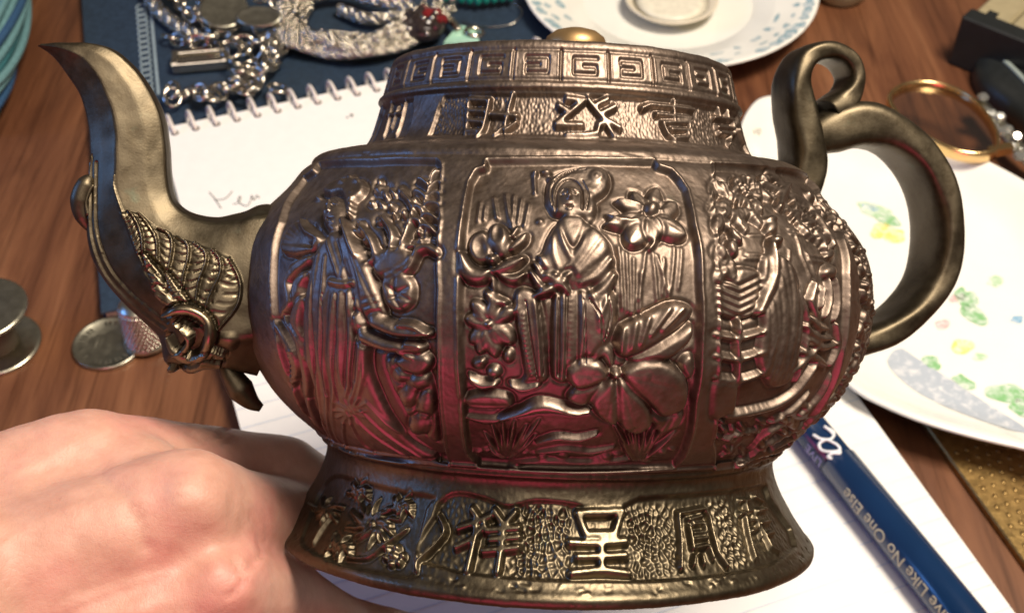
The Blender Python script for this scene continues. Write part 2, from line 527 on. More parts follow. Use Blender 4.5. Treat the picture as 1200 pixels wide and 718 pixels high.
# lotus, upper left
F.part('lotus_flower')
F.blob((563, 287), 16, 21, .16, halo=.03); F.blob((563, 288), 11, 15, -.12, 'add')
F.blob((585, 279), 13, 24, .19, rot=-.25, halo=.03); F.blob((583, 272), 8, 14, -.09, 'add')
F.stroke([(541, 298), (548, 318), (562, 323), (577, 316)], [3, 8, 8, 3], .20, halo=.04)
F.stroke([(580, 318), (598, 310), (614, 302)], [3, 7, 3], .20, halo=.04)
F.stroke([(585, 322), (602, 327), (615, 320)], [2, 5, 2], .16)
F.stroke([(600, 290), (610, 280), (617, 272)], [4, 6, 2], .13, halo=.03)
F.stroke([(600, 274), (606, 264)], [3, 2], .1)
F.blob((577, 304), 8, 7, .22)
F.stroke([(577, 325), (578, 345)], [3, 3], .1)
# lotus, lower left
F.part('lotus_flower')
F.stroke([(570, 343), (578, 352), (592, 355)], [3, 6, 3], .15, halo=.03)
for x, y, a, l, w in ((573, 382, 2.4, 30, 8), (573, 384, 1.95, 34, 8), (574, 384, 1.4, 36, 9), (578, 382, .75, 30, 9), (572, 378, 3.3, 28, 8), (576, 376, -.45, 34, 7), (570, 372, -2.3, 26, 7), (575, 372, -1.4, 24, 6)):
    F.leaf(x, y, a, l, w, .15)
F.blob((573, 380), 6, 5, .2)
F.blob((560, 428), 8, 6, .1); F.blob((578, 438), 9, 8, .13, halo=.03); F.blob((595, 418), 7, 9, .12, halo=.02); F.blob((564, 424), 5, 4, .14)
F.stroke([(549, 442), (562, 452), (580, 451)], [2, 6, 3], .17, halo=.04)
# trailing drape of the sleeve and the woman
F.part('woman_figure')
F.poly([(606, 338), (626, 342), (636, 372), (640, 420), (641, 446), (628, 455), (604, 458), (596, 452), (614, 444), (610, 405), (602, 360)], .10, 6, halo=.03)
F.stroke([(598, 452), (612, 457), (630, 453)], [2, 5, 3], .17, halo=.03)
F.stroke([(626, 345), (631, 390), (633, 440)], 2.4, .05, 'add')
F.stroke([(606, 345), (609, 390), (616, 435)], 1.6, .05, 'add')
for k in range(13):
    F.blob((613 + 10 * (k / 12) ** 2, 368 + k * 5.9), 3.6, 2.9, .165)
# skirt
F.poly([(653, 332), (690, 330), (719, 340), (724, 372), (712, 408), (700, 432), (688, 446), (650, 448), (646, 400), (648, 350)], .13, 9, halo=.03)
F.poly([(684, 345), (716, 348), (721, 378), (705, 412), (690, 424), (681, 400)], .07, 10, 'add')
for p in ([(652, 342), (650, 445)], [(660, 338), (659, 446)], [(682, 342), (680, 430)], [(690, 338), (700, 362), (703, 385)], [(712, 345), (703, 372)]):
    F.stroke(p, 2.2, .05, 'add')
for p in ([(656, 342), (655, 440)], [(677, 342), (676, 436)]):
    F.stroke(p, 1.4, -.05, 'add')
for k in range(15): F.blob((669 - k * .1, 345 + k * 6.3), 3.4, 3.0, .17)
# torso
F.poly([(656, 258), (644, 272), (636, 292), (628, 308), (634, 326), (650, 336), (690, 338), (716, 334), (720, 306), (716, 286), (704, 270), (686, 258)], .17, 10, halo=.04)
F.poly([(658, 252), (681, 252), (688, 268), (676, 290), (666, 288), (656, 268)], .20, 5, 'over', base=FLOOR)
for p in ([(655, 260), (660, 284), (668, 302)], [(688, 260), (680, 286), (664, 312)]):
    F.stroke(p, [1.6, 2.8, 2], .05, 'add')
F.poly([(694, 266), (713, 278), (716, 292), (686, 326), (668, 316), (676, 298)], .06, 8, 'add')
F.stroke([(705, 280), (677, 315)], 1.6, -.028, 'add', prof='soft')
for p in ([(646, 276), (649, 300), (656, 318)],):
    F.stroke(p, 2.4, .03, 'add')
F.stroke([(686, 262), (676, 290), (664, 310)], 1.8, -.045, 'add')
for p in ([(632, 300), (644, 318), (654, 326)], [(626, 308), (638, 326), (650, 332)], [(622, 318), (634, 336), (646, 340)]):
    F.stroke(p, [2, 4, 2], .2)
for p in ([(716, 304), (700, 322), (680, 332)], [(719, 322), (706, 340), (690, 348)]):
    F.stroke(p, [4, 7, 3], .20, halo=.015)
F.stroke([(628, 346), (642, 340), (658, 328), (668, 320)], [2, 5, 5, 2], .22, halo=.03)
F.stroke([(640, 322), (656, 332), (666, 342)], [3, 5, 2], .23, halo=.03)
F.blob((651, 322), 7, 4.5, .26); F.blob((661, 330), 5, 4, .26)
# head
F.blob((668, 226), 24, 26, .13, halo=.04); F.blob((690, 241), 10, 17, .17); F.blob((646, 232), 7, 12, .12)
F.stroke([(668, 248), (669, 262)], 7, .15)
F.poly([(640, 230), (641, 212), (652, 201), (672, 194), (694, 192), (710, 196), (716, 208), (711, 222), (698, 232), (699, 240), (690, 252), (652, 250), (643, 240)], .165, 8, halo=.04)
F.blob((699, 208), 13, 12, .235); F.blob((698, 208), 6, 5.5, -.05, 'add'); F.blob((698, 208), 3, 3, .05, 'add')
for p in ([(648, 214), (662, 203), (682, 200)], [(654, 208), (672, 198), (690, 197)], [(684, 222), (696, 226), (708, 218)]):
    F.stroke(p, 1.2, -.035, 'add', prof='soft')
F.blob((667, 233), 14.5, 19, .24)
F.stroke([(652, 243), (653, 226), (659, 214.5), (667, 211.5), (675, 214.5), (681, 226), (681, 243)], 1.3, -.03, 'add', prof='soft')
for p in ([(650, 240), (648, 222), (656, 208)], [(646, 234), (645, 218), (652, 206)], [(684, 244), (686, 228), (680, 212)], [(689, 246), (691, 230)], [(660, 208), (672, 201), (686, 202)]):
    F.stroke(p, 1.2, -.035, 'add', prof='soft')
F.stroke([(657.5, 229), (661.5, 230), (665, 229.4)], 1.7, -.042, 'add', prof='soft'); F.stroke([(669, 229.4), (672.5, 230), (676.5, 229)], 1.7, -.042, 'add', prof='soft')
F.stroke([(657, 225), (661.5, 223.6), (665, 225)], 1.3, .02, 'add', prof='soft'); F.stroke([(669, 225), (672.5, 223.6), (677, 225)], 1.3, .02, 'add', prof='soft')
F.stroke([(667, 226), (667, 233), (667, 237)], [1.2, 1.8, 2.8], .06, 'add', prof='soft')
F.stroke([(662.5, 243), (667, 244), (671.5, 243)], 1.5, -.045, 'add', prof='soft')
F.stroke([(626, 200), (627, 222)], 1.7, .1); F.blob((627, 200), 4, 4, .14); F.blob((640, 199), 7, 4, .12); F.blob((646, 206), 5, 3, .1)
F.blob((633, 256), 5, 4, .07)
# lotus, upper right
F.part('lotus_flower')
for x, y, a, l, w, h in ((760, 243, 3.4, 40, 9, .12), (758, 252, 2.95, 50, 10, .15), (760, 256, 2.2, 38, 13, .16), (768, 254, .55, 42, 14, .18), (768, 246, -.35, 28, 12, .14), (766, 240, -1.35, 24, 9, .11), (758, 240, -2.3, 26, 8, .1), (764, 256, 1.45, 26, 9, .13)):
    F.leaf(x, y, a, l, w, h, halo=.04)
F.stroke([(712, 250), (728, 258), (748, 258)], [1.5, 3, 2], .19); F.stroke([(724, 232), (740, 236), (752, 240)], [1.5, 3, 2], .17)
F.blob((764, 243), 9, 9, .22, halo=.03)
for k in range(6): F.blob((764 + 11 * math.cos(k), 247 + 8 * math.sin(k)), 2.2, 2.2, .2)
F.stroke([(768, 272), (768, 282), (762, 290)], 3, .12)
# great lotus leaf, lower right
F.part('lotus_leaf')
F.poly([(722, 392), (733, 378), (757, 368), (785, 354), (806, 356), (813, 366), (795, 390), (760, 414), (732, 421), (722, 408)], .16, 9, halo=.05)
for p in ([(730, 384), (727, 414)], [(745, 376), (740, 408)], [(760, 370), (751, 402)], [(784, 360), (762, 392)], [(800, 360), (776, 386)]):
    F.stroke(p, [3, 5, 2.5], .06, 'add')
F.poly([(738, 423), (757, 412), (792, 390), (811, 379), (811, 398), (784, 422), (750, 426)], .19, 6, halo=.05)
F.stroke([(744, 420), (775, 406), (808, 384)], 1.4, -.035, 'add', prof='soft')
F.poly([(798, 425), (812, 416), (814, 440), (803, 448)], .13, 5, halo=.03)
F.poly([(664, 468), (680, 452), (704, 450), (712, 457), (700, 472), (680, 478)], .12, 6, halo=.04)
F.poly([(664, 436), (684, 420), (705, 424), (715, 440), (702, 451), (674, 456)], .20, 7, halo=.04)
F.poly([(722, 446), (726, 496), (708, 496), (692, 476), (704, 456)], .17, 6, halo=.03)
F.poly([(726, 445), (758, 470), (766, 498), (744, 510), (725, 496)], .18, 6, halo=.03)
F.poly([(729, 437), (752, 423), (780, 424), (800, 438), (808, 460), (802, 480), (776, 490), (758, 472), (738, 454)], .21, 8, halo=.04)
F.poly([(764, 484), (780, 490), (800, 482), (798, 500), (774, 510), (766, 498)], .14, 5, halo=.03)
for p in ([(735, 440), (790, 452)], [(736, 442), (772, 474)], [(733, 437), (776, 432)], [(728, 452), (742, 498)], [(721, 452), (712, 486)], [(708, 438), (674, 438)]):
    F.stroke(p, 1.0, -.018, 'add', prof='soft', smooth=False)
F.blob((722, 440), 7, 6, .2, halo=.03); F.stroke([(697, 421), (710, 412), (716, 428)], [2, 6, 3], .14, halo=.03)
# shore and water
F.part('shore_relief')
F.poly([(544, 466), (560, 462), (590, 463), (600, 470), (596, 481), (560, 482), (546, 478)], .13, 6, halo=.04)
F.stroke([(548, 474), (570, 476), (594, 476)], 1.6, -.03, 'add')
F.stroke([(586, 492), (612, 484), (632, 478), (652, 479), (672, 484), (692, 483)], [2, 5, 8, 6, 4, 2], .2, halo=.05)
F.stroke([(548, 492), (570, 496), (592, 494)], [3, 6, 3], .1)
F.stroke([(628, 522), (652, 515), (676, 517), (700, 512)], [2, 4, 4, 2], .14, halo=.03)
F.stroke([(630, 534), (660, 530), (690, 533), (720, 528)], [2, 4, 4, 2], .11)
F.stroke([(596, 548), (640, 543), (690, 545), (760, 538)], [2, 4, 4, 2], .12)
for k in range(22):
    x = 560 + k * 11; F.blob((x + rnd.uniform(-3, 3), 540 + rnd.uniform(-9, 5)), rnd.uniform(4, 9), rnd.uniform(2, 4), rnd.uniform(.04, .09))
F.part('grass_blades')
for x0, y0, tips in ((594, 540, ((566, 512), (575, 502), (588, 498), (602, 498), (617, 503), (632, 496), (628, 515), (572, 528))), (748, 543, ((722, 504), (736, 506), (744, 502), (757, 503), (770, 500), (788, 488), (794, 510), (728, 522)))):
    for t in tips: F.stroke([(x0 + (t[0] - x0) * .1, y0), ((x0 + t[0]) / 2, (y0 + t[1]) / 2 + 2), t], [1.5, 3.2, .8], .12, halo=.02)

# ---- left panel ----------------------------------------------------------------
LEF = [(374, 191), (440, 187), (512, 186), (517, 192), (515, 260), (513, 340), (514, 420), (519, 500), (526, 545), (470, 541), (420, 531), (390, 519), (366, 494), (342, 450), (326, 400), (318, 350), (319, 300), (328, 260), (342, 228), (356, 208), (368, 200)]
panel(LEF, 'relief_panel')
F.part('pine_tree_relief')
for k in range(46):
    x = rnd.uniform(410, 500); y = rnd.uniform(206, 300)
    if x < 432 and y < 246: continue
    F.blob((x, y), rnd.uniform(4, 9), rnd.uniform(3, 6), rnd.uniform(.07, .15), rot=rnd.uniform(-.8, .8), halo=.03)
for p in ([(418, 318), (440, 300), (468, 290), (488, 286)], [(440, 300), (432, 278), (420, 262)], [(468, 290), (478, 262), (482, 240), (470, 222)], [(456, 294), (458, 272), (446, 252)]):
    F.stroke(p, [4, 4, 2.2], .16, halo=.03)
F.stroke([(452, 322), (466, 318), (478, 310), (487, 294), (500, 289), (512, 296)], [4, 7, 6, 5, 5, 4], .17, halo=.05)
F.poly([(434, 312), (452, 292), (474, 290), (482, 302), (468, 316), (446, 326)], .15, 7, halo=.03)
F.stroke([(510, 194), (502, 214), (495, 240), (490, 272)], [2, 3, 3], .15, halo=.03)
for k, (a, b) in enumerate(((( 503, 210), (514, 198)), ((502, 218), (517, 212)), ((500, 228), (516, 226)), ((498, 238), (515, 240)), ((495, 250), (512, 256)), ((493, 262), (510, 272)), ((500, 214), (486, 208)), ((497, 228), (482, 222)), ((494, 244), (478, 240)), ((492, 258), (476, 258)))):
    m = ((a[0] + b[0]) / 2, (a[1] + b[1]) / 2 - 3)
    F.stroke([a, m, b], [2.5, 4, 1.2], .16, halo=.03)
F.poly([(446, 326), (470, 320), (484, 332), (482, 356), (466, 366), (450, 356)], .13, 6, halo=.03)
for p in ([(452, 334), (464, 342), (478, 336)], [(456, 350), (468, 346), (480, 352)], [(462, 326), (460, 344), (470, 362)]):
    F.stroke(p, [1, 2.6, 1.2], -.07, 'add', prof='soft')
F.part('rock_relief')
F.poly([(450, 420), (480, 424), (500, 440), (509, 470), (514, 520), (492, 508), (470, 480), (456, 450)], .12, 9, halo=.03)
for c, a, b in (((488, 448), 14, 12), ((478, 466), 12, 12), ((498, 476), 11, 16), ((490, 500), 14, 12), ((470, 440), 10, 9)):
    F.blob(c, a, b, .17, halo=.04)
F.part('fan_relief')
F.poly([(326, 292), (334, 268), (350, 256), (368, 268), (376, 284), (358, 298), (336, 299)], .13, 6, halo=.04)
for k in range(8):
    a = math.pi + .15 + k * .24
    F.stroke([(364, 288), (364 + 36 * math.cos(a), 288 + 30 * math.sin(a))], 1.3, -.05, 'add', prof='soft')
F.stroke([(352, 256), (358, 270), (372, 278)], [2, 4, 2], .18)
F.part('woman_figure')
# trailing scarves
for p, w, h in (([(366, 300), (346, 312), (332, 330), (336, 352), (326, 372)], [3, 8, 6, 7, 2], .14), ([(362, 318), (346, 334), (346, 360), (336, 384)], [3, 9, 8, 2], .16), ([(352, 350), (344, 380), (352, 410), (362, 430)], [4, 8, 8, 3], .15),
                ([(320, 376), (332, 400), (344, 428), (342, 452)], [2, 7, 8, 3], .14), ([(330, 372), (348, 404), (356, 446), (364, 490)], [2, 6, 7, 3], .13), ([(360, 470), (372, 500), (388, 520)], [3, 6, 3], .12)):
    F.stroke(p, w, h, halo=.04); F.stroke(p, 1.2, -.03, 'add', prof='soft')
for k in range(7): F.blob((338 + k * .8, 412 + k * 6), 5, 2.2, .17)
# robe
F.poly([(384, 274), (402, 272), (414, 296), (424, 342), (434, 386), (432, 430), (446, 470), (478, 516), (512, 538), (470, 538), (420, 530), (388, 514), (370, 474), (356, 420), (352, 380), (358, 330), (366, 296)], .14, 11, halo=.05)
for p in ([(374, 298), (366, 340), (364, 400), (374, 460), (388, 510)], [(382, 300), (378, 350), (376, 410), (384, 470), (396, 516)], [(392, 345), (388, 400), (392, 460), (402, 520)], [(400, 342), (399, 400), (402, 450)], [(409, 342), (412, 390), (410, 440), (406, 465)], [(418, 352), (424, 392), (420, 440), (412, 470)], [(428, 400), (426, 440), (418, 472)],
          [(418, 490), (440, 510), (480, 534)], [(424, 480), (452, 506), (500, 536)], [(412, 494), (424, 516), (440, 532)], [(430, 470), (460, 500), (505, 532)], [(404, 494), (408, 528)]):
    F.stroke(p, [1.6, 2.8, 2.6, 1.4], .055, 'add')
for p in ([(370, 310), (362, 380), (368, 450), (380, 500)], [(387, 340), (382, 400), (388, 470), (399, 515)], [(404, 345), (406, 400), (406, 450)], [(415, 350), (418, 400), (416, 445)]):
    F.stroke(p, 1.4, -.05, 'add', prof='soft')
for k in range(12):
    a = k * 2 * math.pi / 12
    F.stroke([(412 + 5 * math.cos(a), 480 + 5 * math.sin(a)), (412 + 20 * math.cos(a), 480 + 17 * math.sin(a))], [2.2, 1], .05, 'add')
F.blob((412, 480), 5, 5, .2)
F.stroke([(388, 330), (401, 333), (415, 331)], [4, 4.5, 4], .215, halo=.02); F.stroke([(388, 334), (401, 337), (416, 335)], 1.1, -.03, 'add')
F.stroke([(398, 274), (404, 300), (402, 326)], 2, .05, 'add'); F.stroke([(384, 280), (392, 306), (398, 326)], 2, .05, 'add')
# arms
F.stroke([(403, 280), (414, 302), (425, 334), (434, 362), (442, 380)], [7, 11, 13, 14, 11], .19, halo=.04)
for p in ([(408, 292), (418, 324), (426, 372)], [(412, 290), (428, 330), (446, 368)]):
    F.stroke(p, [1, 1.8, 1.2], -.04, 'add', prof='soft')
for y in (350, 358, 366): F.stroke([(424 + (y - 350) * .3, y + 2), (442 + (y - 350) * .3, y - 3)], 1.3, -.05, 'add', prof='soft')
F.stroke([(440, 377), (460, 386), (482, 390), (503, 391)], [8, 8, 6, 3.5], .24, halo=.05)
F.stroke([(418, 372), (424, 388), (436, 400)], [6, 8, 8], .22, halo=.04)
F.stroke([(428, 394), (446, 402), (470, 408), (492, 410)], [8, 8, 7, 4], .25, halo=.05)
for p in ([(468, 380), (484, 382), (498, 388)], [(476, 402), (490, 404), (497, 408)], [(470, 414), (484, 418)]):
    F.stroke(p, [3.5, 3.5, 1.6], .25, halo=.02)
F.poly([(462, 422), (484, 414), (500, 416), (506, 428), (494, 440), (474, 436)], .17, 6, halo=.04)
# head
F.stroke([(388, 262), (392, 280)], 8, .15)
F.poly([(376, 222), (390, 210), (410, 206), (426, 212), (424, 224), (410, 236), (404, 250), (398, 226), (384, 226)], .15, 6, halo=.04)
F.blob((401, 213), 7, 5, .2); F.blob((418, 212), 7, 5, .2); F.blob((409, 206), 5, 4, .18)
F.blob((389, 246), 14, 23, .21, halo=.05)
F.stroke([(384, 238), (383, 246), (382.5, 250)], [1.2, 1.7, 2.3], .045, 'add', prof='soft')
F.stroke([(377, 241), (381, 241.5)], 1.3, -.025, 'add', prof='soft'); F.stroke([(388, 240.5), (394, 240)], 1.3, -.025, 'add', prof='soft'); F.stroke([(380, 257), (385, 258.5), (390, 257)], 1.2, -.03, 'add', prof='soft')
for k in range(5): F.blob((411.5 - k * .8, 225 + k * 6), 4, 3.4, .19)
F.stroke([(401, 255), (408, 276), (418, 300)], [2, 5, 3], .25)
F.blob((370, 228), 4, 3, .1)

# ---- right panel ----------------------------------------------------------------
RIG = [(836, 192), (880, 194), (925, 199), (948, 208), (962, 222), (976, 248), (988, 280), (994, 320), (995, 360), (989, 410), (975, 455), (950, 495), (915, 528), (880, 543), (838, 549), (836, 520), (841, 460), (844, 400), (845, 340), (842, 280), (835, 230)]
panel(RIG, 'relief_panel')
F.part('pavilion_relief')
for p in ([(880, 272), (900, 273)], [(880, 296), (902, 297)], [(876, 301), (902, 302)], [(928, 264), (974, 270)], [(930, 270), (976, 276)], [(952, 297), (978, 301)], [(952, 303), (978, 307)], [(936, 268), (944, 296)], [(944, 296), (956, 332)], [(950, 294), (962, 328)], [(956, 340), (980, 338)], [(930, 290), (928, 320)]):
    F.stroke(p, 1.7, .05, smooth=False)
F.poly([(842, 322), (866, 312), (894, 318), (900, 336), (894, 366), (868, 374), (842, 364)], .10, 5, halo=.02)
for k in range(6):
    y = 324 + k * 9
    F.stroke([(842, y), (868, y + 11), (898, y - 4)], 1.9, -.06, 'add', smooth=False)
F.part('lattice_fence_relief')
for p in ([(838, 392), (866, 398), (897, 389)], [(838, 417), (866, 423), (898, 412)], [(838, 443), (868, 448), (894, 439)], [(868, 376), (866, 404), (866, 452)], [(912, 394), (903, 420), (896, 442)]):
    F.stroke(p, [3.2, 4, 3.2], .15, smooth=False, halo=.02)
F.blob((868, 386), 5, 8, .17)
F.part('garden_pot_relief')
F.poly([(836, 448), (852, 445), (865, 450), (866, 462), (860, 488), (834, 491), (832, 470)], .15, 6, halo=.025)
F.part('shore_relief')
F.stroke([(852, 489), (880, 485), (908, 477), (932, 462), (950, 440), (960, 424)], [4, 5, 5, 5, 4, 3], .16, halo=.025)
for p in ([(870, 545), (900, 525), (936, 506), (960, 486)], [(880, 530), (904, 508), (930, 496)], [(890, 546), (915, 524), (940, 512)], [(850, 520), (868, 512), (890, 508)], [(846, 538), (862, 528)], [(905, 500), (930, 484), (952, 462)], [(940, 490), (962, 468), (978, 440)]):
    F.stroke(p, [2, 4.5, 4, 1.5], .13, halo=.02)
F.stroke([(858, 548), (875, 540), (930, 520)], [2, 4, 2], .2)
for k in range(30):
    x = rnd.uniform(845, 950); F.blob((x, rnd.uniform(498, 538) - max(0, x - 900) * .5), rnd.uniform(3, 7), rnd.uniform(2, 5), rnd.uniform(.04, .11), rot=rnd.uniform(-1, 1), halo=.02)
F.part('foliage_relief')
for k in range(60):
    x = rnd.uniform(832, 888); y = rnd.uniform(204, 318)
    if x > 850 + (320 - y) * .45 or x < 836 + (y - 200) * .08: continue
    F.leaf(x, y, rnd.uniform(.8, 2.5), rnd.uniform(14, 24), rnd.uniform(5, 8), rnd.uniform(.09, .15), halo=.025)
for k in range(64):
    t = rnd.random(); x = 865 + t * 118; y = 203 + 10 * t + 78 * max(0, t - .35) ** 1.2 * 1.6 + rnd.uniform(-4, 26 - 8 * t)
    F.leaf(x, y, rnd.uniform(-.3, 2.6), rnd.uniform(9, 16), rnd.uniform(4, 7), rnd.uniform(.07, .14), halo=.025)
F.stroke([(896, 212), (922, 224), (950, 238), (968, 262), (980, 286)], [4, 7, 7, 6, 4], .13, halo=.025)
F.stroke([(915, 240), (920, 224), (928, 214)], [5, 5, 3], .16, halo=.02)
F.part('woman_figure')
F.poly([(896, 300), (916, 296), (934, 312), (944, 350), (942, 400), (930, 446), (904, 456), (890, 420), (896, 380), (894, 340)], .13, 8, halo=.025)
for p in ([(926, 310), (934, 350), (930, 400), (918, 446)], [(915, 320), (922, 360), (918, 410), (908, 448)], [(940, 340), (950, 380), (944, 420), (934, 450)], [(950, 350), (962, 390), (955, 425)], [(906, 350), (908, 400), (900, 440)]):
    F.stroke(p, [2, 4, 3.5, 1.5], .13, halo=.02)
F.blob((906, 264), 8, 10, .16, halo=.025); F.blob((905, 256), 9, 6, .19); F.blob((911, 281), 9, 7, .19, halo=.02)
F.stroke([(906, 286), (909, 310), (907, 330), (898, 350), (890, 366)], [5, 6, 6, 6, 4], .19, halo=.025)
F.stroke([(905, 292), (906, 322)], 1.3, -.04, 'add'); F.blob((892, 364), 7, 6, .2)
F.part('woman_figure')
F.blob((976, 318), 8, 10, .16, halo=.025)
for p in ([(974, 328), (976, 350), (970, 372)], [(982, 326), (986, 350), (982, 376)], [(968, 336), (966, 360)], [(950, 372), (962, 384), (974, 386)], [(946, 382), (960, 396), (980, 398)], [(950, 398), (966, 408), (984, 404)], [(940, 412), (958, 420), (972, 430)], [(958, 330), (954, 352), (960, 372)], [(984, 380), (986, 405), (976, 430)], [(930, 436), (944, 424), (960, 408)]):
    F.stroke(p, [2.5, 5, 2], .14, halo=.02)

# ---- next panel round the corner, mostly turned away
F.cur = None; F.base = 0
F.part('relief_panel')
x0 = T([(1009, 340)])[0, 0]
sa, sb = SH(1.4), SH(-3.2)
F.poly([(x0, sa + .5), (x0 + .35, sa + .15), (x0 + 2, sa), (x0 + 2, sb), (x0 - .2, sb), (x0 - .1, sb - 1.2)], FLOOR, 3, 'set', raw=True, smooth=0)
F.base = FLOOR
F.part('foliage_relief')
for k in range(240):
    x = x0 + rnd.uniform(.05, 1.6); s = rnd.uniform(sa + .2, sb - .2); a = rnd.uniform(0, 6.28); l = rnd.uniform(.12, .3)
    F.stroke([(x, s), (x + l * .5 * math.cos(a), s + l * .5 * math.sin(a)), (x + l * math.cos(a), s + l * math.sin(a))], [3, 6, 1.5], rnd.uniform(.07, .15), raw=True, halo=.025)

# ---- shallow, hand-worn casting: pull the whole relief down a little
F.D = np.where((F.own > 0) & (F.D > FLOOR), FLOOR + (F.D - FLOOR) * .82, F.D).astype(np.float32)
# ---- shoulder ledge: worn, with small dents
F.cur = None; F.base = 0
for k in range(26):
    x = rnd.uniform(-6, 7); F.stroke([(x, SH(1.66) + rnd.uniform(-.03, .05)), (x + rnd.uniform(.05, .4), SH(1.66) + rnd.uniform(-.03, .05))], rnd.uniform(1, 2.4), rnd.uniform(-.025, .02), 'add', raw=True, prof='soft')

# === neck =========================================================================
neck_mat = []
def neck_panel(th0, th1, notch=.12):
    a, b = SH(2.80), SH(2.06)
    x0, x1 = th0 * RX, th1 * RX
    F.cur = None; F.base = 0; F.part('neck_panel')
    F.poly([(x0 - .02, b), (x0 + .05, a + .22), (x0 + .16, a + .14), (x0 + .2, a), (x1 - .2, a), (x1 - .16, a + .14), (x1 - .05, a + .22), (x1 + .02, b)], -.075, 2.2, 'set', raw=True, smooth=0)
    F.base = -.075
tl = T([(508, 140)])[0, 0] / RX; tr = T([(868, 150)])[0, 0] / RX
def pebble(x0, x1, s0, s1, size, amp, seed, invert=False, fade=.06):
    ix, X, Y = F.win((x0, s0), (x1, s1))
    f1, f2 = cells(X, Y, size, seed)
    e = np.clip((f2 - f1) * 2.2, 0, 1)
    h = (1 - e) if invert else e
    w = np.clip(np.minimum.reduce([X - x0, x1 - X, Y - s0, s1 - Y]) / fade, 0, 1)
    amp = amp * (0.55 + .9 * np.clip(vnoise(X, Y, .5, seed + 1) + .5, 0, 1))
    F.D[ix] += (amp * (h - .4) * w).astype(np.float32)
neck_panel(tl, tr)
pebble(tl * RX + .03, tr * RX - .03, SH(2.78), SH(2.07), .095, .03, 3)
def glyph(strokes, w=3.2, h=.10, name='raised_character', base=None):
    F.part(name)
    for p in strokes: F.stroke(p, w, h, smooth=False, prof='flat', base=base)
NB = -.07
glyph([[(664, 116), (684, 118)], [(684, 118), (668, 132), (652, 145)], [(652, 146), (682, 147)], [(655, 124), (666, 131)], [(689, 117), (707, 139), (726, 150)], [(699, 123), (712, 117)], [(705, 133), (721, 125)], [(712, 144), (702, 146), (700, 156), (686, 158), (664, 158)], [(711, 146), (720, 160)]], 4.3, .12, base=NB)
glyph([[(549, 117), (574, 118)], [(574, 118), (566, 152), (559, 160)], [(550, 117), (546, 155)], [(551, 130), (570, 131)], [(550, 142), (567, 143)], [(546, 154), (565, 153)], [(576, 134), (606, 136)], [(601, 112), (596, 130), (592, 148), (580, 158)], [(592, 153), (605, 144)]], 3.8, .12, base=NB)
glyph([[(752, 127), (761, 123), (812, 129)], [(789, 118), (789, 138)], [(769, 134), (809, 139)], [(776, 144), (808, 144)], [(776, 144), (782, 157), (791, 164)], [(808, 144), (806, 161)], [(786, 152), (806, 153)], [(791, 162), (806, 161)]], 3.5, .12, base=NB)
glyph([[(841, 127), (843, 137)], [(852, 130), (853, 139)], [(837, 138), (860, 141)], [(841, 149), (861, 151)], [(843, 156), (862, 158)], [(858, 141), (861, 158)], [(857, 158), (855, 169)], [(866, 152), (872, 168)]], 2.8, .11, base=NB)
neck_panel(T([(444, 140)])[0, 0] / RX - .05, T([(483, 140)])[0, 0] / RX)
F.part('raised_character')
for p in ([(459, 118), (448, 160)], [(474, 120), (463, 158)], [(466, 124), (457, 150)], [(451, 135), (470, 132)]): F.stroke(p, [2, 3.4, 2], .10)
neck_panel(tr + .22, tr + .7)

# key-fret squares round the rim
a, b = SH(3.56), SH(3.08)
xc0 = T([(657.5, 75)])[0, 0]; per = 13.85 / 180 * math.pi * RX
F.base = 0
for k in range(-6, 6):
    x0 = xc0 + k * per; x1 = x0 + per
    F.part('fret_square')
    mir = (k % 2 == 0)
    ix, X, Y = F.win((x0 + .03, a), (x1 - .03, b))
    if X.size: F.own[ix] = F.cur
    F.stroke([(x0, a - .02), (x0, b + .02)], 2.0, -.05, 'add', raw=True, smooth=False, prof='flat')
    F.stroke([(x0 + .085, a), (x0 + .085, b)], 1.2, .02, 'add', raw=True, smooth=False, prof='soft')
    F.stroke([(x1 - .085, a), (x1 - .085, b)], 1.2, .02, 'add', raw=True, smooth=False, prof='soft')
    q = [(.84, .20), (.20, .20), (.20, .82), (.80, .82), (.80, .50), (.46, .50)] if mir else [(.20, .34), (.20, .18), (.80, .18), (.80, .36), (.80, .82), (.22, .82), (.22, .52), (.58, .52)]
    q = [(x0 + per * (.1 + .8 * u), a + (b - a) * (.03 + .94 * v)) for u, v in q]
    F.stroke(q, 1.9, -.05, 'add', raw=True, smooth=False, prof='flat')
F.stroke([(XF[0], a - .03), (XF[-1], a - .03)], 1.5, -.04, 'add', raw=True, smooth=False, prof='flat')
F.stroke([(XF[0], b + .03), (XF[-1], b + .03)], 1.5, -.04, 'add', raw=True, smooth=False, prof='flat')

# === foot ===========================================================================
F.cur = None; F.base = 0
F.part('foot_panel')
fx0, fx1 = T([(504, 620)])[0, 0], T([(916, 610)])[0, 0]
sa, sb = SH(-4.02), SH(-5.28)
F.poly([(fx0, sb - .1), (fx0 - .02, sa + .5), (fx0 + .1, sa + .2), (fx0 + .5, sa + .05), (fx0 + 1.2, sa + .1), (fx0 + 1.7, sa + .2), (fx0 + 2.3, sa + .08), (fx0 + 3.2, sa + .12), (fx0 + 3.9, sa + .26), (fx0 + 4.5, sa + .1), (fx0 + 5.2, sa + .02), (fx1 - .5, sa + .1), (fx1, sa + .4), (fx1 + .05, sb), (fx0 + 3.6, sb + .02)], -.085, 2.5, 'set', raw=True, smooth=3)
F.base = -.085
pebble(fx0 + .05, fx1 - .05, sa + .12, sb, .15, .018, 5, invert=True)
for (xa, xb_) in ((603, 674), (734, 796), (842, 872)):
    pebble(T([(xa, 630)])[0, 0], T([(xb_, 630)])[0, 0], sa + .12, sb + .02, .15, .06, 5, invert=True, fade=.14)
FB = -.08
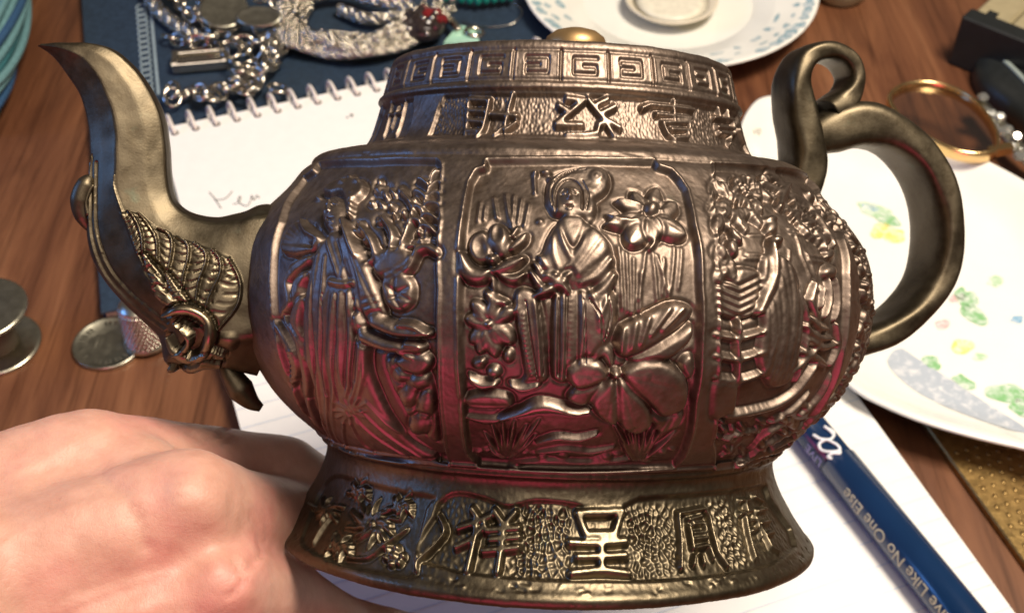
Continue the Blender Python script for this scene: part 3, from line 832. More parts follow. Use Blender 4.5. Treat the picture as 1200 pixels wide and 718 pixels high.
glyph([[(553, 596), (559, 605)], [(537, 618), (556, 612), (575, 604)], [(558, 604), (557, 628), (548, 668)], [(535, 640), (548, 634), (557, 628)], [(560, 624), (568, 616)], [(579, 598), (588, 611)], [(604, 600), (592, 614)], [(570, 621), (608, 618)], [(590, 614), (587, 645), (583, 670)], [(574, 632), (608, 629)], [(566, 645), (607, 641)]], 4.6, .135, base=FB)
glyph([[(677, 601), (729, 599)], [(678, 602), (687, 626)], [(728, 600), (720, 625)], [(687, 626), (721, 625)], [(668, 635), (700, 636), (733, 633)], [(677, 652), (733, 650)], [(670, 671), (704, 667), (737, 671)], [(705, 635), (705, 668)]], 5.0, .135, base=FB)
glyph([[(795, 601), (798, 630), (798, 665)], [(795, 601), (826, 595), (832, 606), (841, 646), (853, 663)], [(807, 608), (823, 604)], [(808, 616), (812, 641)], [(812, 614), (826, 612), (828, 622), (813, 624)], [(812, 632), (829, 629)], [(812, 642), (831, 638), (836, 653)], [(815, 650), (813, 661)], [(823, 650), (825, 660)]], 3.1, .125, base=FB)
glyph([[(869, 586), (880, 585)], [(875, 586), (877, 597)], [(868, 602), (884, 597)], [(875, 605), (880, 630), (886, 653)], [(878, 610), (888, 609), (894, 628)], [(882, 621), (890, 619)], [(886, 581), (896, 587)], [(890, 598), (900, 595)], [(893, 612), (904, 609)], [(886, 604), (897, 624), (905, 640), (914, 645)], [(899, 626), (908, 622)]], 2.3, .11, base=FB)
# floral spray on the left of the foot
F.cur = None; F.base = 0
F.part('foot_panel')
F.poly([(500, 596), (512, 582), (470, 574), (420, 562), (392, 556), (374, 575), (360, 610), (352, 636), (376, 652), (410, 664), (450, 672), (482, 676), (487, 650)], -.06, 3, 'set', smooth=3)
F.base = -.06
F.part('chrysanthemum_relief')
for (cx, cy, r0, r1, n) in ((436, 612, 5, 34, 26), (398, 640, 3, 20, 14), (420, 574, 3, 18, 14), (470, 592, 3, 20, 14), (380, 596, 3, 22, 12)):
    for k in range(n):
        a_ = k * 2 * math.pi / n + .1; rr = r1 * (.75 + .25 * math.sin(k * 2.4))
        F.stroke([(cx + r0 * math.cos(a_), cy + r0 * math.sin(a_)), (cx + rr * .6 * math.cos(a_ + .1), cy + rr * .55 * math.sin(a_ + .1)), (cx + rr * math.cos(a_ + .25), cy + rr * .9 * math.sin(a_ + .25))], [1.2, 2.6, 1.0], .10, halo=.015)
    F.blob((cx, cy), 4, 4, .1)
F.part('fruit_relief')
for k in range(7): F.blob((461 + (0 if k == 6 else 9 * math.cos(k)), 650 + (0 if k == 6 else 9 * math.sin(k))), 5.5, 5.5, .11, halo=.03)
F.part('scroll_relief')
F.stroke([(513, 602), (518, 612), (521, 623), (512, 636), (500, 648), (490, 658), (489, 670)], [1.8, 2.6, 3, 3, 3, 3.4, 2], .13, halo=.03)
F.stroke([(366, 636), (376, 620), (390, 600)], [2, 3, 1.5], .1); F.stroke([(380, 650), (388, 636), (390, 622)], [2, 3, 1], .1)
F.stroke([(406, 652), (430, 652), (452, 636), (476, 618)], [1.5, 2.5, 2.5, 1.5], .11, halo=.03)
# worn, nicked foot rim
F.cur = None; F.base = 0
for k in range(90):
    x = rnd.uniform(XF[0], XF[-1]); s = SH(-5.33) + rnd.uniform(0, .2)
    F.stroke([(x, s), (x + rnd.uniform(.02, .14), s + rnd.uniform(-.03, .03))], rnd.uniform(1.5, 4), rnd.uniform(-.035, .035), 'add', raw=True, prof='soft')
# worn soft by handling
def soft(Z, n=1):
    for _ in range(n):
        Z = np.pad(Z, 1, mode='edge'); Z = .25 * Z[:-2] + .5 * Z[1:-1] + .25 * Z[2:]; Z = .25 * Z[:, :-2] + .5 * Z[:, 1:-1] + .25 * Z[:, 2:]
    return Z
F.D = soft(F.D, 3).astype(np.float32)
# crisper chasing cut after casting: faces, hairlines and robe folds
F.cur = None
for (cx, cy, kx, ky) in ((667, 230, 1.0, 1.0), (388, 242, 1.0, 1.15)):
    g = lambda dx, dy: (cx + dx * kx, cy + dy * ky)
    for sgn in (-1, 1):
        F.stroke([g(sgn * 2.6, -.6), g(sgn * 5.6, .4), g(sgn * 9, -.8)], [1.0, 1.9, .8], -.05, 'add', prof='soft')
        F.stroke([g(sgn * 3.4, 0), g(sgn * 5.8, .6), g(sgn * 8, 0)], .8, .03, 'add', prof='soft')
        F.stroke([g(sgn * 2, -4.6), g(sgn * 6, -6), g(sgn * 10, -4)], 1.2, .022, 'add', prof='soft')
    F.stroke([g(0, -4), g(0, 3), g(0, 7)], [1.0, 1.6, 2.6], .05, 'add', prof='soft')
    F.stroke([g(-4.4, 12.6), g(0, 13.8), g(4.4, 12.6)], [.8, 1.5, .8], -.05, 'add', prof='soft')
    F.stroke([g(-2.6, 16), g(0, 16.6), g(2.6, 16)], 1.3, .025, 'add', prof='soft')
F.stroke([(651, 246), (652, 226), (658, 215), (667, 211.5), (676, 215), (682, 226), (682, 246)], 1.4, -.05, 'add', prof='soft')
for p in ([(648, 240), (646, 222), (654, 208)], [(687, 246), (689, 228), (682, 212)], [(656, 207), (670, 199), (686, 199)], [(650, 212), (664, 202), (680, 196)]):
    F.stroke(p, 1.0, -.035, 'add', prof='soft')
for p in ([(690, 350), (704, 372), (706, 400)], [(712, 346), (715, 370), (709, 396)], [(655, 350), (654, 440)], [(664, 346), (663, 442)], [(684, 350), (686, 425)], [(616, 352), (622, 400), (630, 445)], [(630, 352), (634, 400), (637, 440)],
          [(372, 300), (366, 360), (370, 430), (384, 500)], [(380, 344), (378, 400), (384, 462)], [(395, 344), (393, 400), (397, 470)], [(404, 344), (406, 400), (405, 455)], [(413, 350), (416, 400), (413, 455)]):
    F.stroke(p, [.7, 1.5, .7], -.04, 'add', prof='soft')
def boxblur(Z, r):
    for ax in (0, 1):
        P_ = np.pad(Z, [(r + 1, r) if k == ax else (0, 0) for k in (0, 1)], mode='edge'); c_ = np.cumsum(P_, axis=ax, dtype=np.float64)
        Z = (np.take(c_, range(2 * r + 1, c_.shape[ax]), ax) - np.take(c_, range(0, c_.shape[ax] - 2 * r - 1), ax)) / (2 * r + 1)
    return Z
WEAR = np.clip((F.D - boxblur(F.D, 22)) * 6 + .08, 0, 1)
# casting roughness everywhere
F.D += (vnoise(XX, YY, .9, 1) * .024 + vnoise(XX, YY, .31, 2) * .010 + vnoise(XX, YY, .15, 6) * .004 + vnoise(XX, YY, .07, 4) * .005).astype(np.float32)
edge = np.clip(np.minimum(XX - XF[0], XF[-1] - XX) / .12, 0, 1)
F.D *= edge.astype(np.float32)
F.D[:i_lo - 6] = 0; F.D[i_hi:] = 0

# === mesh it: full ring of columns, split into parts by owner =====================
dr = np.gradient(R_, S_); dh = np.gradient(H_, S_)
nl = np.hypot(dr, dh); NR, NH = -dh / nl, dr / nl          # outward normal of the profile
th = np.r_[TH_F, TH_B]; nt = len(th); nf = len(TH_F); ns = len(S_)
D = np.zeros((ns, nt), np.float32); D[:, :nf] = F.D
rr = R_[:, None] + NR[:, None] * D; hh = H_[:, None] + NH[:, None] * D
V = np.stack([rr * np.sin(th), -rr * np.cos(th), hh + OFF[2]], -1)
dth = np.roll(V, -1, 1) - np.roll(V, 1, 1)
ds = np.gradient(V, axis=0)
Nn = np.cross(ds, dth); Nn /= np.linalg.norm(Nn, axis=2)[..., None] + 1e-12
out = np.sign((Nn[..., 0] * np.sin(th) - Nn[..., 1] * np.cos(th)).mean())
Nn *= out
ii, jj = np.meshgrid(np.arange(ns - 1), np.arange(nt), indexing='ij')
j2 = (jj + 1) % nt
Q = np.stack([ii * nt + jj, (ii + 1) * nt + jj, (ii + 1) * nt + j2, ii * nt + j2], -1)
own = np.zeros((ns, nt), np.int16); own[:, :nf] = F.own
fo = own[:-1, :]
# majority-free: owner of the face's first vertex; untouched zones become neck, rim, body and foot
Hrow = H_[:-1]
zone = np.where(Hrow[:, None] > 2.95, -1, np.where(Hrow[:, None] > 1.62, -2, np.where(Hrow[:, None] > -3.6, -3, -4))) + 0 * jj
zone = np.where((np.arange(ns - 1)[:, None] < i_lo), -1, zone); zone = np.where((np.arange(ns - 1)[:, None] > i_hi), -4, zone)
fo = np.where(fo == 0, zone, fo)
WA = np.zeros((ns, nt), np.float32); WA[:, :nf] = WEAR; WF = WA.ravel()
Vf = V.reshape(-1, 3); Nf = Nn.reshape(-1, 3)
def part_mesh(name, mask, parent, mat):
    q = Q[mask]
    if len(q) < 4: return None
    u, inv = np.unique(q.ravel(), return_inverse=True)
    me = mesh_np(name, Vf[u], inv.reshape(-1, 4), True, Nf[u])
    me.attributes.new('wear', 'FLOAT', 'POINT').data.foreach_set('value', WF[u])
    return link(name, me, mat, parent)
rim = part_mesh('rim', fo == -1, pot, M['bronze'])
neck = part_mesh('neck', fo == -2, pot, M['bronze'])
body = part_mesh('body', fo == -3, pot, M['bronze'])
foot = part_mesh('foot', fo == -4, pot, M['brass'])
parent_now = None
for i, nm in enumerate(F.parts):
    if i == 0: continue
    mt = M['bronze']
    if nm == 'relief_panel': par = pot
    elif nm == 'neck_panel': par = neck
    elif nm == 'foot_panel': par = foot; mt = M['brass']
    elif nm == 'fret_square': par = rim
    elif nm == 'raised_character': par = neck if 'foot_panel' not in F.parts[:i] else foot
    elif nm in ('chrysanthemum_relief', 'fruit_relief', 'scroll_relief'): par = foot
    else: par = parent_now
    if par is foot: mt = M['brass']
    o = part_mesh(nm, fo == i, par, mt)
    if nm == 'relief_panel': parent_now = o
# ------------------------------------------------------------------ spout
YAW = math.radians(14)
SE = np.array([-math.cos(YAW), -math.sin(YAW), 0]); SL = np.array([math.sin(YAW) * 1.0, -math.cos(YAW), 0])   # outward, lateral (towards the viewer)
def to_plane(px, py, e, lat, b):
    """pixel -> (u, H) in the vertical plane through the pot's axis along e, shifted by b along lat"""
    o = toloc(CAMP); d = ray(px, py) @ PB
    t = (b - o @ lat) / (d @ lat)
    q = o + t * d
    return q @ e, q[2]
ST = [((44, 54), (46, 53), (49, 52), .07), ((62, 67), (72, 57), (80, 51.5), .28), ((80, 90), (96, 68), (113, 53), .40), ((92, 108), (113, 88), (140, 63), .46), ((99, 128), (123, 108), (165, 86), .50),
      ((103, 147), (131, 130), (185, 116), .54), ((105, 170), (135, 155), (197, 148), .58), ((106, 195), (135, 187), (201, 185), .62), ((104, 222), (134, 217), (203, 213), .66), ((101, 252), (141, 243), (209, 235), .72),
      ((104, 290), (151, 272), (220, 246), .80), ((118, 322), (163, 303), (236, 252), .92), ((142, 352), (178, 332), (255, 254), 1.05), ((166, 375), (194, 352), (272, 251), 1.15), ((186, 396), (216, 372), (288, 247), 1.25),
      ((198, 428), (240, 392), (304, 240), 1.30), ((246, 428), (276, 398), (322, 240), 1.35), ((300, 440), (322, 390), (350, 250), 1.40)]
rows = []
for L, Mi, R, w in ST:
    l = to_plane(*L, SE, SL, 0); r = to_plane(*R, SE, SL, 0)
    m = to_plane(*Mi, SE, SL, w)
    rows.append([*l, *m, *r, w])
rows = catmull(np.array(rows), 16)
K = 96
def section(row):
    l, m, r, w = row[0:2], row[2:4], row[4:6], row[6]
    mr = m * .45 + r * .55
    lm = l * .55 + m * .45
    # half section, front edge -> ridge -> back edge; (u,H,b)
    P = [(*l, .0), (*(l * .97 + m * .03), .26 * w), (*lm, .62 * w), (*(m * .93 + l * .07), .93 * w), (*m, 1.0 * w), (*(m * .93 + r * .07), 1.0 * w), (*mr, .97 * w), (*(r * .90 + m * .10), .82 * w), (*(r * .985 + m * .015), .42 * w), (*r, 0)]
    P = np.array(P)
    d = np.r_[0, np.cumsum(np.linalg.norm(np.diff(P, axis=0), axis=1) + 1e-6)]
    k = K // 2 + 1
    s = np.linspace(0, d[-1], k)
    H = np.stack([np.interp(s, d, P[:, i]) for i in range(3)], 1)
    Hs = H.copy()
    Hs[1:-1] = .25 * H[:-2] + .5 * H[1:-1] + .25 * H[2:]
    back = Hs[1:-1][::-1] * np.array([1, 1, -1])
    return np.vstack([Hs, back])
rows = catmull(rows[::4], 12)
G = np.array([section(r) for r in rows])                   # (n, K, 3) as (u,H,b)
SV = G[..., :1] * SE + G[..., 2:] * SL; SV[..., 2] = G[..., 1]
def grid_normals(Vg, closed=True):
    dj = np.roll(Vg, -1, 1) - np.roll(Vg, 1, 1); di = np.gradient(Vg, axis=0)
    N = np.cross(di, dj); N /= np.linalg.norm(N, axis=2)[..., None] + 1e-9
    c = Vg.mean(1, keepdims=True)
    if ((Vg - c) * N).sum(-1).mean() < 0: N = -N
    return N
# finer grid for the worked part: resample columns
def refine(Vg, m):
    n, k, _ = Vg.shape
    x = np.arange(k * m) / m
    i0 = np.floor(x).astype(int) % k; i1 = (i0 + 1) % k; t = (x - np.floor(x))[None, :, None]
    return Vg[:, i0] * (1 - t) + Vg[:, i1] * t
SV = refine(SV, 3)
SN = grid_normals(SV)
px, py = project(SV)
FS = Field(px * PXC, py * PXC, False, lambda p: np.asarray(p, float).reshape(-1, 2) * PXC)
vd = toworld(SV) - CAMP
FS.lim = ((SN @ PB.T) * vd).sum(-1) < 0
# feathers: overlapping barbed plumes, from ridge to shoulder
RID = [[(150, 247), (158, 257), (166, 276), (168, 297)], [(162, 250), (173, 263), (184, 282), (185, 307)], [(185, 268), (198, 275), (203, 288), (200, 308), (196, 322)], [(207, 278), (220, 287), (222, 301), (216, 324), (212, 348)],
       [(227, 285), (241, 296), (242, 309), (234, 330), (229, 358)], [(249, 293), (258, 304), (258, 321), (246, 346), (237, 374)], [(268, 302), (279, 322), (282, 338), (277, 360), (256, 386)]]
prev = [(140, 250), (148, 262), (156, 282), (162, 300)]
for R_i in RID[::1]:
    FS.part('feather')
    Pp = catmull(prev, 8); Pr = catmull(R_i, 8)
    k1 = np.linspace(0, len(Pp) - 1, 14).astype(int); k2 = np.linspace(0, len(Pr) - 1, 14).astype(int)
    FS.poly(np.vstack([Pr[k2], Pp[k1][::-1]]), .07, 10, smooth=0)
    for q in np.linspace(.16, .95, 8):
        a_ = Pr[int(q * (len(Pr) - 1))]; c_ = Pp[min(len(Pp) - 1, int((q + .10) * (len(Pp) - 1)))]
        FS.stroke([a_ * .88 + c_ * .12, (a_ + c_) / 2 + np.array([0, 2.0]), a_ * .12 + c_ * .88], [.8, 1.5, .9], -.028, 'add', prof='soft')
    FS.stroke(R_i, [1.5, 3.0, 3.0, 1.8], .125, prof='soft')
    prev = R_i
for P_ in ([(170, 300), (180, 318), (196, 334)], [(176, 318), (190, 336), (206, 348)], [(184, 338), (200, 352), (218, 362)], [(196, 322), (206, 340), (222, 358)]):
    FS.part('feather'); FS.stroke(P_, [2.5, 6.5, 3], .13, halo=.035); FS.stroke(P_, 1.2, -.04, 'add', prof='soft')
# facet border lines down the front, then the eye and brow
FS.cur = None
FS.stroke([(134, 205), (134, 220), (144, 250), (160, 292), (178, 330), (198, 362)], [.5, 2.0, 2.6, 2.4], .035, 'add', prof='soft')
FS.stroke([(108, 180), (106, 230), (107, 275), (120, 316), (144, 346), (172, 370), (194, 386)], [.4, 2.2, 3, 3], .05, 'add', prof='soft')
FS.stroke([(113, 190), (112, 235), (115, 275), (128, 312), (150, 340), (176, 362), (196, 378)], 1.8, -.05, 'add')
FS.part('eye')
FS.stroke([(196, 366), (212, 362), (230, 366), (244, 378), (246, 396), (236, 412), (222, 414)], [3, 6, 7, 7, 7, 6, 3], .18, halo=.05)
FS.stroke([(208, 376), (218, 384), (224, 398), (216, 410), (206, 414)], [3, 4, 4, 4, 2], .14, halo=.04)
FS.cur = None
FS.stroke([(214, 376), (224, 382), (232, 392), (230, 406), (224, 412)], [3, 5.5, 6, 5, 2], -.16, 'add', prof='flat')
FS.part('beak')
FS.stroke([(200, 394), (206, 410), (222, 418), (244, 412), (262, 414)], [2, 4, 5, 5, 3], .13, halo=.04)
FS.stroke([(199, 430), (214, 434), (236, 424), (258, 424)], [2, 4, 5, 3], .14, halo=.04)
FS.cur = None
FS.stroke([(212, 428), (226, 422), (236, 417)], [1.5, 4, 1.5], -.08, 'add', prof='flat')
FS.blob((250, 413), 2.6, 2.6, -.07, 'add')
FS.blob((268, 400), 14, 12, .06, 'add')
FS.wear = np.clip(FS.D * 6, 0, 1)
FS.D += (vnoise(px * PXC * 1.3, py * PXC * 1.3, .35, 9) * .014).astype(np.float32)
SV2 = SV + SN * np.minimum(FS.D, .4)[..., None] * np.clip(np.linspace(0, 30, SV.shape[0]), 0, 1)[:, None, None]
SN2 = grid_normals(SV2)
n, k, _ = SV2.shape
ii, jj = np.meshgrid(np.arange(n - 1), np.arange(k), indexing='ij'); j2 = (jj + 1) % k
QS = np.stack([ii * k + jj, (ii + 1) * k + jj, (ii + 1) * k + j2, ii * k + j2], -1)
fs = FS.own[:-1]
spout = None
for i in range(len(FS.parts)):
    q = QS[fs == i]
    if len(q) < 4: continue
    u, inv = np.unique(q.ravel(), return_inverse=True)
    me = mesh_np(FS.parts[i], (SV2.reshape(-1, 3) + OFF)[u], inv.reshape(-1, 4), True, SN2.reshape(-1, 3)[u])
    me.attributes.new('wear', 'FLOAT', 'POINT').data.foreach_set('value', FS.wear.ravel().astype(np.float32)[u])
    if i == 0: spout = link('spout', me, M['brass'], pot)
    else: link(FS.parts[i], me, M['brass'], spout)
def plane_pt(pxy, e, lat, b):
    u, h = to_plane(*pxy, e, lat, b); q = e * u + lat * b; q = q.copy(); q[2] = h
    return q + OFF
# curled crest on the front of the spout
m = MB()
P = catmull([plane_pt(p, SE, SL, b) for p, b in (((108, 272), 0.05), ((100, 258), .08), ((95, 242), .1), ((97, 226), .12), ((104, 213), .14), ((110, 209), .14))], 8)
m.add(*tube(P, np.interp(np.linspace(0, 1, len(P)), [0, .25, .5, .75, 1], [.05, .16, .2, .18, .06]), 14)); m.add(*tube(catmull([plane_pt(p, SE, SL, .26) for p in ((103, 252), (101, 238), (105, 224), (110, 216))], 6), [.04] * 18 + [.02], 8)); m.build('crest_curl', M['brass'], spout)
# leaf-shaped flap under the chin and the inner mouth
m = MB()
P = catmull([plane_pt(p, SE, SL, .1) for p in ((262, 424), (270, 438), (282, 456), (294, 470), (306, 478))], 6)
m.add(*tube(P, np.interp(np.linspace(0, 1, len(P)), [0, .5, 1], [.14, .26, .08]), 12)); m.build('throat_leaf', M['brass'], spout)

# ------------------------------------------------------------------ handle
HE = np.array([math.cos(YAW), math.sin(YAW), 0]); HL = np.array([math.sin(YAW), -math.cos(YAW), 0])
def ribbon(m, pts, wt, wl, kk=40, seg=9, pw=3.6):
    P2 = np.array([to_plane(*p, HE, HL, 0) for p in pts])
    A = np.c_[P2, np.interp(np.linspace(0, 1, len(P2)), np.linspace(0, 1, len(wt)), wt), np.interp(np.linspace(0, 1, len(P2)), np.linspace(0, 1, len(wl)), wl)]
    A = catmull(A, seg)
    Tn = np.gradient(A[:, :2], axis=0); Tn /= np.linalg.norm(Tn, axis=1)[:, None]
    Nn_ = np.stack([-Tn[:, 1], Tn[:, 0]], 1)
    a = np.linspace(0, 2 * np.pi, kk, endpoint=False)
    ca, sa_ = np.sign(np.cos(a)) * abs(np.cos(a)) ** (2 / pw), np.sign(np.sin(a)) * abs(np.sin(a)) ** (2 / pw)
    Vv = []
    for i in range(len(A)):
        for c, s in zip(ca, sa_):
            wob = 1 + .03 * math.sin(i * .21 + 2 * c) + .014 * math.sin(i * .5 + 5 * s + 1) + .006 * math.sin(i * 1.7 + 9 * c * s)
            uh = A[i, :2] + Nn_[i] * A[i, 2] * c * wob; b = A[i, 3] * s * (1 + .03 * math.sin(i * .29 + c * 3))
            q = HE * uh[0] + HL * b; q = q.copy(); q[2] = uh[1]
            Vv.append(q + OFF)
    Ff = []
    for i in range(len(A) - 1):
        for j in range(kk):
            jn = (j + 1) % kk
            Ff.append([i * kk + j, i * kk + jn, (i + 1) * kk + jn, (i + 1) * kk + j])
    Ff.append(list(range(kk))); Ff.append([(len(A) - 1) * kk + j for j in range(kk)][::-1])
    m.add(Vv, Ff)
m = MB()
ribbon(m, [(934, 172), (966, 156), (1004, 146), (1042, 160), (1074, 190), (1093, 232), (1098, 278), (1090, 322), (1066, 360), (1034, 386), (996, 400), (955, 409), (915, 414)], [.26, .46, .48, .40, .34, .31, .30, .30, .30, .30, .30, .30, .32], [.40, .60, .66, .7, .76, .8, .8, .78, .74, .72, .72, .72, .74])
handle = m.build('handle', M['brass'], pot)
m = MB()
ribbon(m, [(915, 262), (932, 224), (940, 192), (938, 164), (931, 130), (927, 100), (934, 76), (950, 64), (970, 62), (987, 72), (995, 90), (992, 108), (982, 122), (966, 134)], [.4, .4, .38, .36, .33, .27, .23, .21, .20, .18, .18, .22, .28, .32], [.6, .6, .62, .62, .60, .58, .56, .54, .52, .52, .5, .5, .52, .56], kk=32)
m.build('thumb_loop', M['brass'], handle)

# ------------------------------------------------------------------ lid, down inside the rim
LO = np.array([0.28, 0, 3.16]) + OFF
m = MB(); m.add(*lathe([(2.85, -.2), (2.9, -.1), (2.86, .0), (2.2, .12), (1.2, .3), (.5, .42), (.3, .5)], 64, None, LO)); lid = m.build('lid', M['brass'], pot)
m = MB(); m.add(*lathe([(.3, .45), (.28, .6), (.44, .72), (.6, .9), (.64, 1.08), (.58, 1.24), (.42, 1.36), (.2, 1.42), (0.0, 1.43)], 40, None, LO)); m.build('knob', simple('worn_gold_brass', (.42, .27, .12), .42, .85, .15, 200), lid)
# ------------------------------------------------------------------ desk
t = NT('brown_wood'); v = t.coord((9, .9, 9)); v2 = t.coord((60, 2.2, 60))
n1 = t.noise(6, 6, .62, v, 1.2); n2 = t.noise(5, 6, .7, v2, .4); n3 = t.noise(7, 3, .5, t.coord((1, .6, 1)))
base = t.ramp(n1.outputs['Fac'], [(.25, (.064, .022, .010)), (.45, (.122, .046, .020)), (.6, (.18, .073, .032)), (.8, (.26, .118, .056))])
gr = t.ramp(n2.outputs['Fac'], [(.33, (.34, .29, .26)), (.5, (1, 1, 1)), (.75, (1.0, .95, .9))])
base = t.mix(.8, base, gr, 'MULTIPLY')
base = t.mix(t.ramp(n3.outputs['Fac'], [(.45, (0, 0, 0)), (.7, (.5, .5, .5))]), base, (.16, .07, .031))
t.l(base, t.p.inputs['Base Color']); t.l(t.mul(n2.outputs['Fac'], .25, .30), t.p.inputs['Roughness'])
t.bump(n2.outputs['Fac'], .0002, .4)
M['wood'] = t.m
m = MB(); m.add([(-80, -30, 0), (80, -30, 0), (80, 120, 0), (-80, 120, 0)], [[0, 1, 2, 3]], False)
tag(m.build('desk', M['wood']), kind='structure')

# ------------------------------------------------------------------ navy book with a printed chain border
BZ = 0.55
M['navy'] = simple('navy_cloth', (.014, .030, .055), .6, 0, .3, 500, .00008)
M['pale'] = simple('pale_blue_print', (.25, .32, .35), .5, 0, .1)
M['pages'] = simple('dull_paper_edge', (.5, .44, .36), .8, 0, .15, 800)
p0 = at(96, 10, BZ)[:2]; p1 = at(118, 366, BZ)[:2]
bd = (p0 - p1) / np.linalg.norm(p0 - p1); bn = np.array([bd[1], -bd[0]])
book = empty('book', (*p1, 0)); tag(book, 'navy blue book lying under the jewellery and the spiral notepad', 'book')
BL, BW = 27.5, 21.0
oc = [p1, p1 + bn * BW, p1 + bn * BW + bd * BL, p1 + bd * BL]
m = MB(); m.add(*slab(ccw(oc), BZ - .1, BZ, .03), False); m.build('front_cover', M['navy'], book, None).matrix_parent_inverse = Matrix.Translation(-Vector(book.location))
i_ = [p1 + bn * .12 + bd * .15, p1 + bn * (BW - .2) + bd * .15, p1 + bn * (BW - .2) + bd * (BL - .2), p1 + bn * .12 + bd * (BL - .2)]
m = MB(); m.add(*slab(ccw(i_), .1, BZ - .1, .01), False); m.build('page_block', M['pages'], book).matrix_parent_inverse = Matrix.Translation(-Vector(book.location))
m = MB(); m.add(*slab(ccw(oc), 0.0, .1, .03), False); m.build('back_cover', M['navy'], book).matrix_parent_inverse = Matrix.Translation(-Vector(book.location))
def child(m, name, mat, par):
    o = m.build(name, mat, par); o.matrix_parent_inverse = par.matrix_world.inverted() if par.parent else Matrix.Translation(-Vector(par.location)); return o
bpy.context.view_layer.update()
qa = at(165, 6, BZ)[:2]; qb = at(173, 104, BZ)[:2]
for k in range(17):
    c = qa + (qb - qa) * (k + .5) / 17 * 1.12
    a = np.linspace(0, 2 * np.pi, 14, endpoint=False); rr_ = np.linalg.norm(qb - qa) * 1.12 / 17 * .58
    m = MB(); m.add(*tube([(c[0] + rr_ * .85 * math.cos(x), c[1] + rr_ * math.sin(x), BZ + .004) for x in a], .045, 5, True)); child(m, 'printed_ring', M['pale'], book)
d_ = (qb - qa); dn = np.array([-d_[1], d_[0]]) / np.linalg.norm(d_)
if dn[0] < 0: dn = -dn
m = MB(); m.add(*slab(ccw([qa + dn * .36, qa + dn * .48, qb + d_ * .08 + dn * .48, qb + d_ * .08 + dn * .36]), BZ + .001, BZ + .006, .001), False); child(m, 'printed_line', M['pale'], book)

# ------------------------------------------------------------------ spiral notepad
NZ0, NZ = BZ + .01, BZ + .45
M['paper'] = simple('white_paper', (.80, .79, .76), .75, 0, .02, 200)
M['rule'] = simple('pale_blue_ruling', (.55, .62, .72), .8, 0, .05)
M['coil'] = simple('white_coated_wire', (.72, .66, .60), .35, 0, .06)
M['hole'] = simple('dark_hole', (.08, .06, .05), .9)
M['ink'] = simple('dark_pen_ink', (.03, .03, .05), .7)
ca = at(205, 156, NZ)[:2]; cb = at(449, 104, NZ)[:2]
nu = (cb - ca) / np.linalg.norm(cb - ca); nv = np.array([nu[1], -nu[0]])     # nv points down the page
ur = (at(1100, 594, NZ)[:2] - ca) @ nu; ul = (at(203, 170, NZ)[:2] - ca) @ nu - .35
pad = empty('spiral_notepad', (*ca, NZ0)); tag(pad, 'white spiral notepad with handwriting and ruled lines under the teapot', 'notepad')
bpy.context.view_layer.update()
def np_(u, v_): return ca + nu * u + nv * v_
VL = 30.5
m = MB(); m.add(*slab(ccw([np_(ul, -.5), np_(ur, -.5), np_(ur, VL), np_(ul, VL)]), NZ0, NZ - .04, .01), False); child(m, 'page_block', M['paper'], pad)
m = MB()   # top sheet, very slightly wavy
nx, ny = 40, 60; Vg = []
for j in range(ny + 1):
    for i in range(nx + 1):
        q = np_(ul + (ur - ul) * i / nx, -.5 + (VL + .5) * j / ny)
        Vg.append((*q, NZ - .012 + .012 * math.sin(i * .31 + j * .2) * (j / ny)))
Fg = [[j * (nx + 1) + i, j * (nx + 1) + i + 1, (j + 1) * (nx + 1) + i + 1, (j + 1) * (nx + 1) + i][::-1] for j in range(ny) for i in range(nx)]
m.add(Vg, Fg); child(m, 'top_page', M['paper'], pad)
for k in range(26):
    v_ = 9.2 + k * .795
    m = MB(); m.add([(*np_(ul + .02, v_), NZ + .006), (*np_(ur - .02, v_), NZ + .006), (*np_(ur - .02, v_ + .035), NZ + .006), (*np_(ul + .02, v_ + .035), NZ + .006)], [[0, 3, 2, 1]]); child(m, 'ruled_line', M['rule'], pad)
pitch = np.linalg.norm(at(328, 139, NZ)[:2] - ca) / 5.0
k = 0; u = 0.0 - pitch * int(-ul / pitch)
while u < ur - .2:
    h = np_(u, 0)
    a = np.linspace(0, 2 * np.pi, 12, endpoint=False)
    m = MB(); m.add([(h[0] + .155 * math.cos(x), h[1] + .155 * math.sin(x), NZ + .007) for x in a], [list(range(12))]); hl = child(m, 'punched_hole', M['hole'], pad)
    c = np_(u, -.52)
    P = []
    for x in np.linspace(math.radians(-35), math.radians(235), 22):
        w = -.52 + .54 * math.cos(x); z = NZ - .02 + .36 * math.sin(x)
        q = np_(u - .16 * (x / math.pi), w); P.append((*q, z))
    m = MB(); m.add(*tube(P, .075, 7)); child(m, 'coil_ring', M['coil'], pad)
    u += pitch; k += 1
def ink(strokes, z, r=.016):
    m = MB()
    for s in strokes:
        P = catmull([at(*p, z) for p in s], 6); m.add(*tube(P, r, 5))
    return m
child(ink([[(245, 225), (251, 232), (259, 244)], [(251, 234), (256, 234), (263, 233), (269, 228), (272, 224)], [(273, 239), (278, 238), (282, 233), (281, 230), (279, 234), (281, 238), (287, 241), (291, 240), (294, 234), (295, 229), (297, 234), (299, 233), (301, 229), (304, 232)]], NZ + .006), 'handwriting', M['ink'], pad)
child(ink([[(406, 138), (408, 137)], [(410, 135), (413, 134), (412, 137)]], NZ + .006, .03), 'ink_mark', M['ink'], pad)

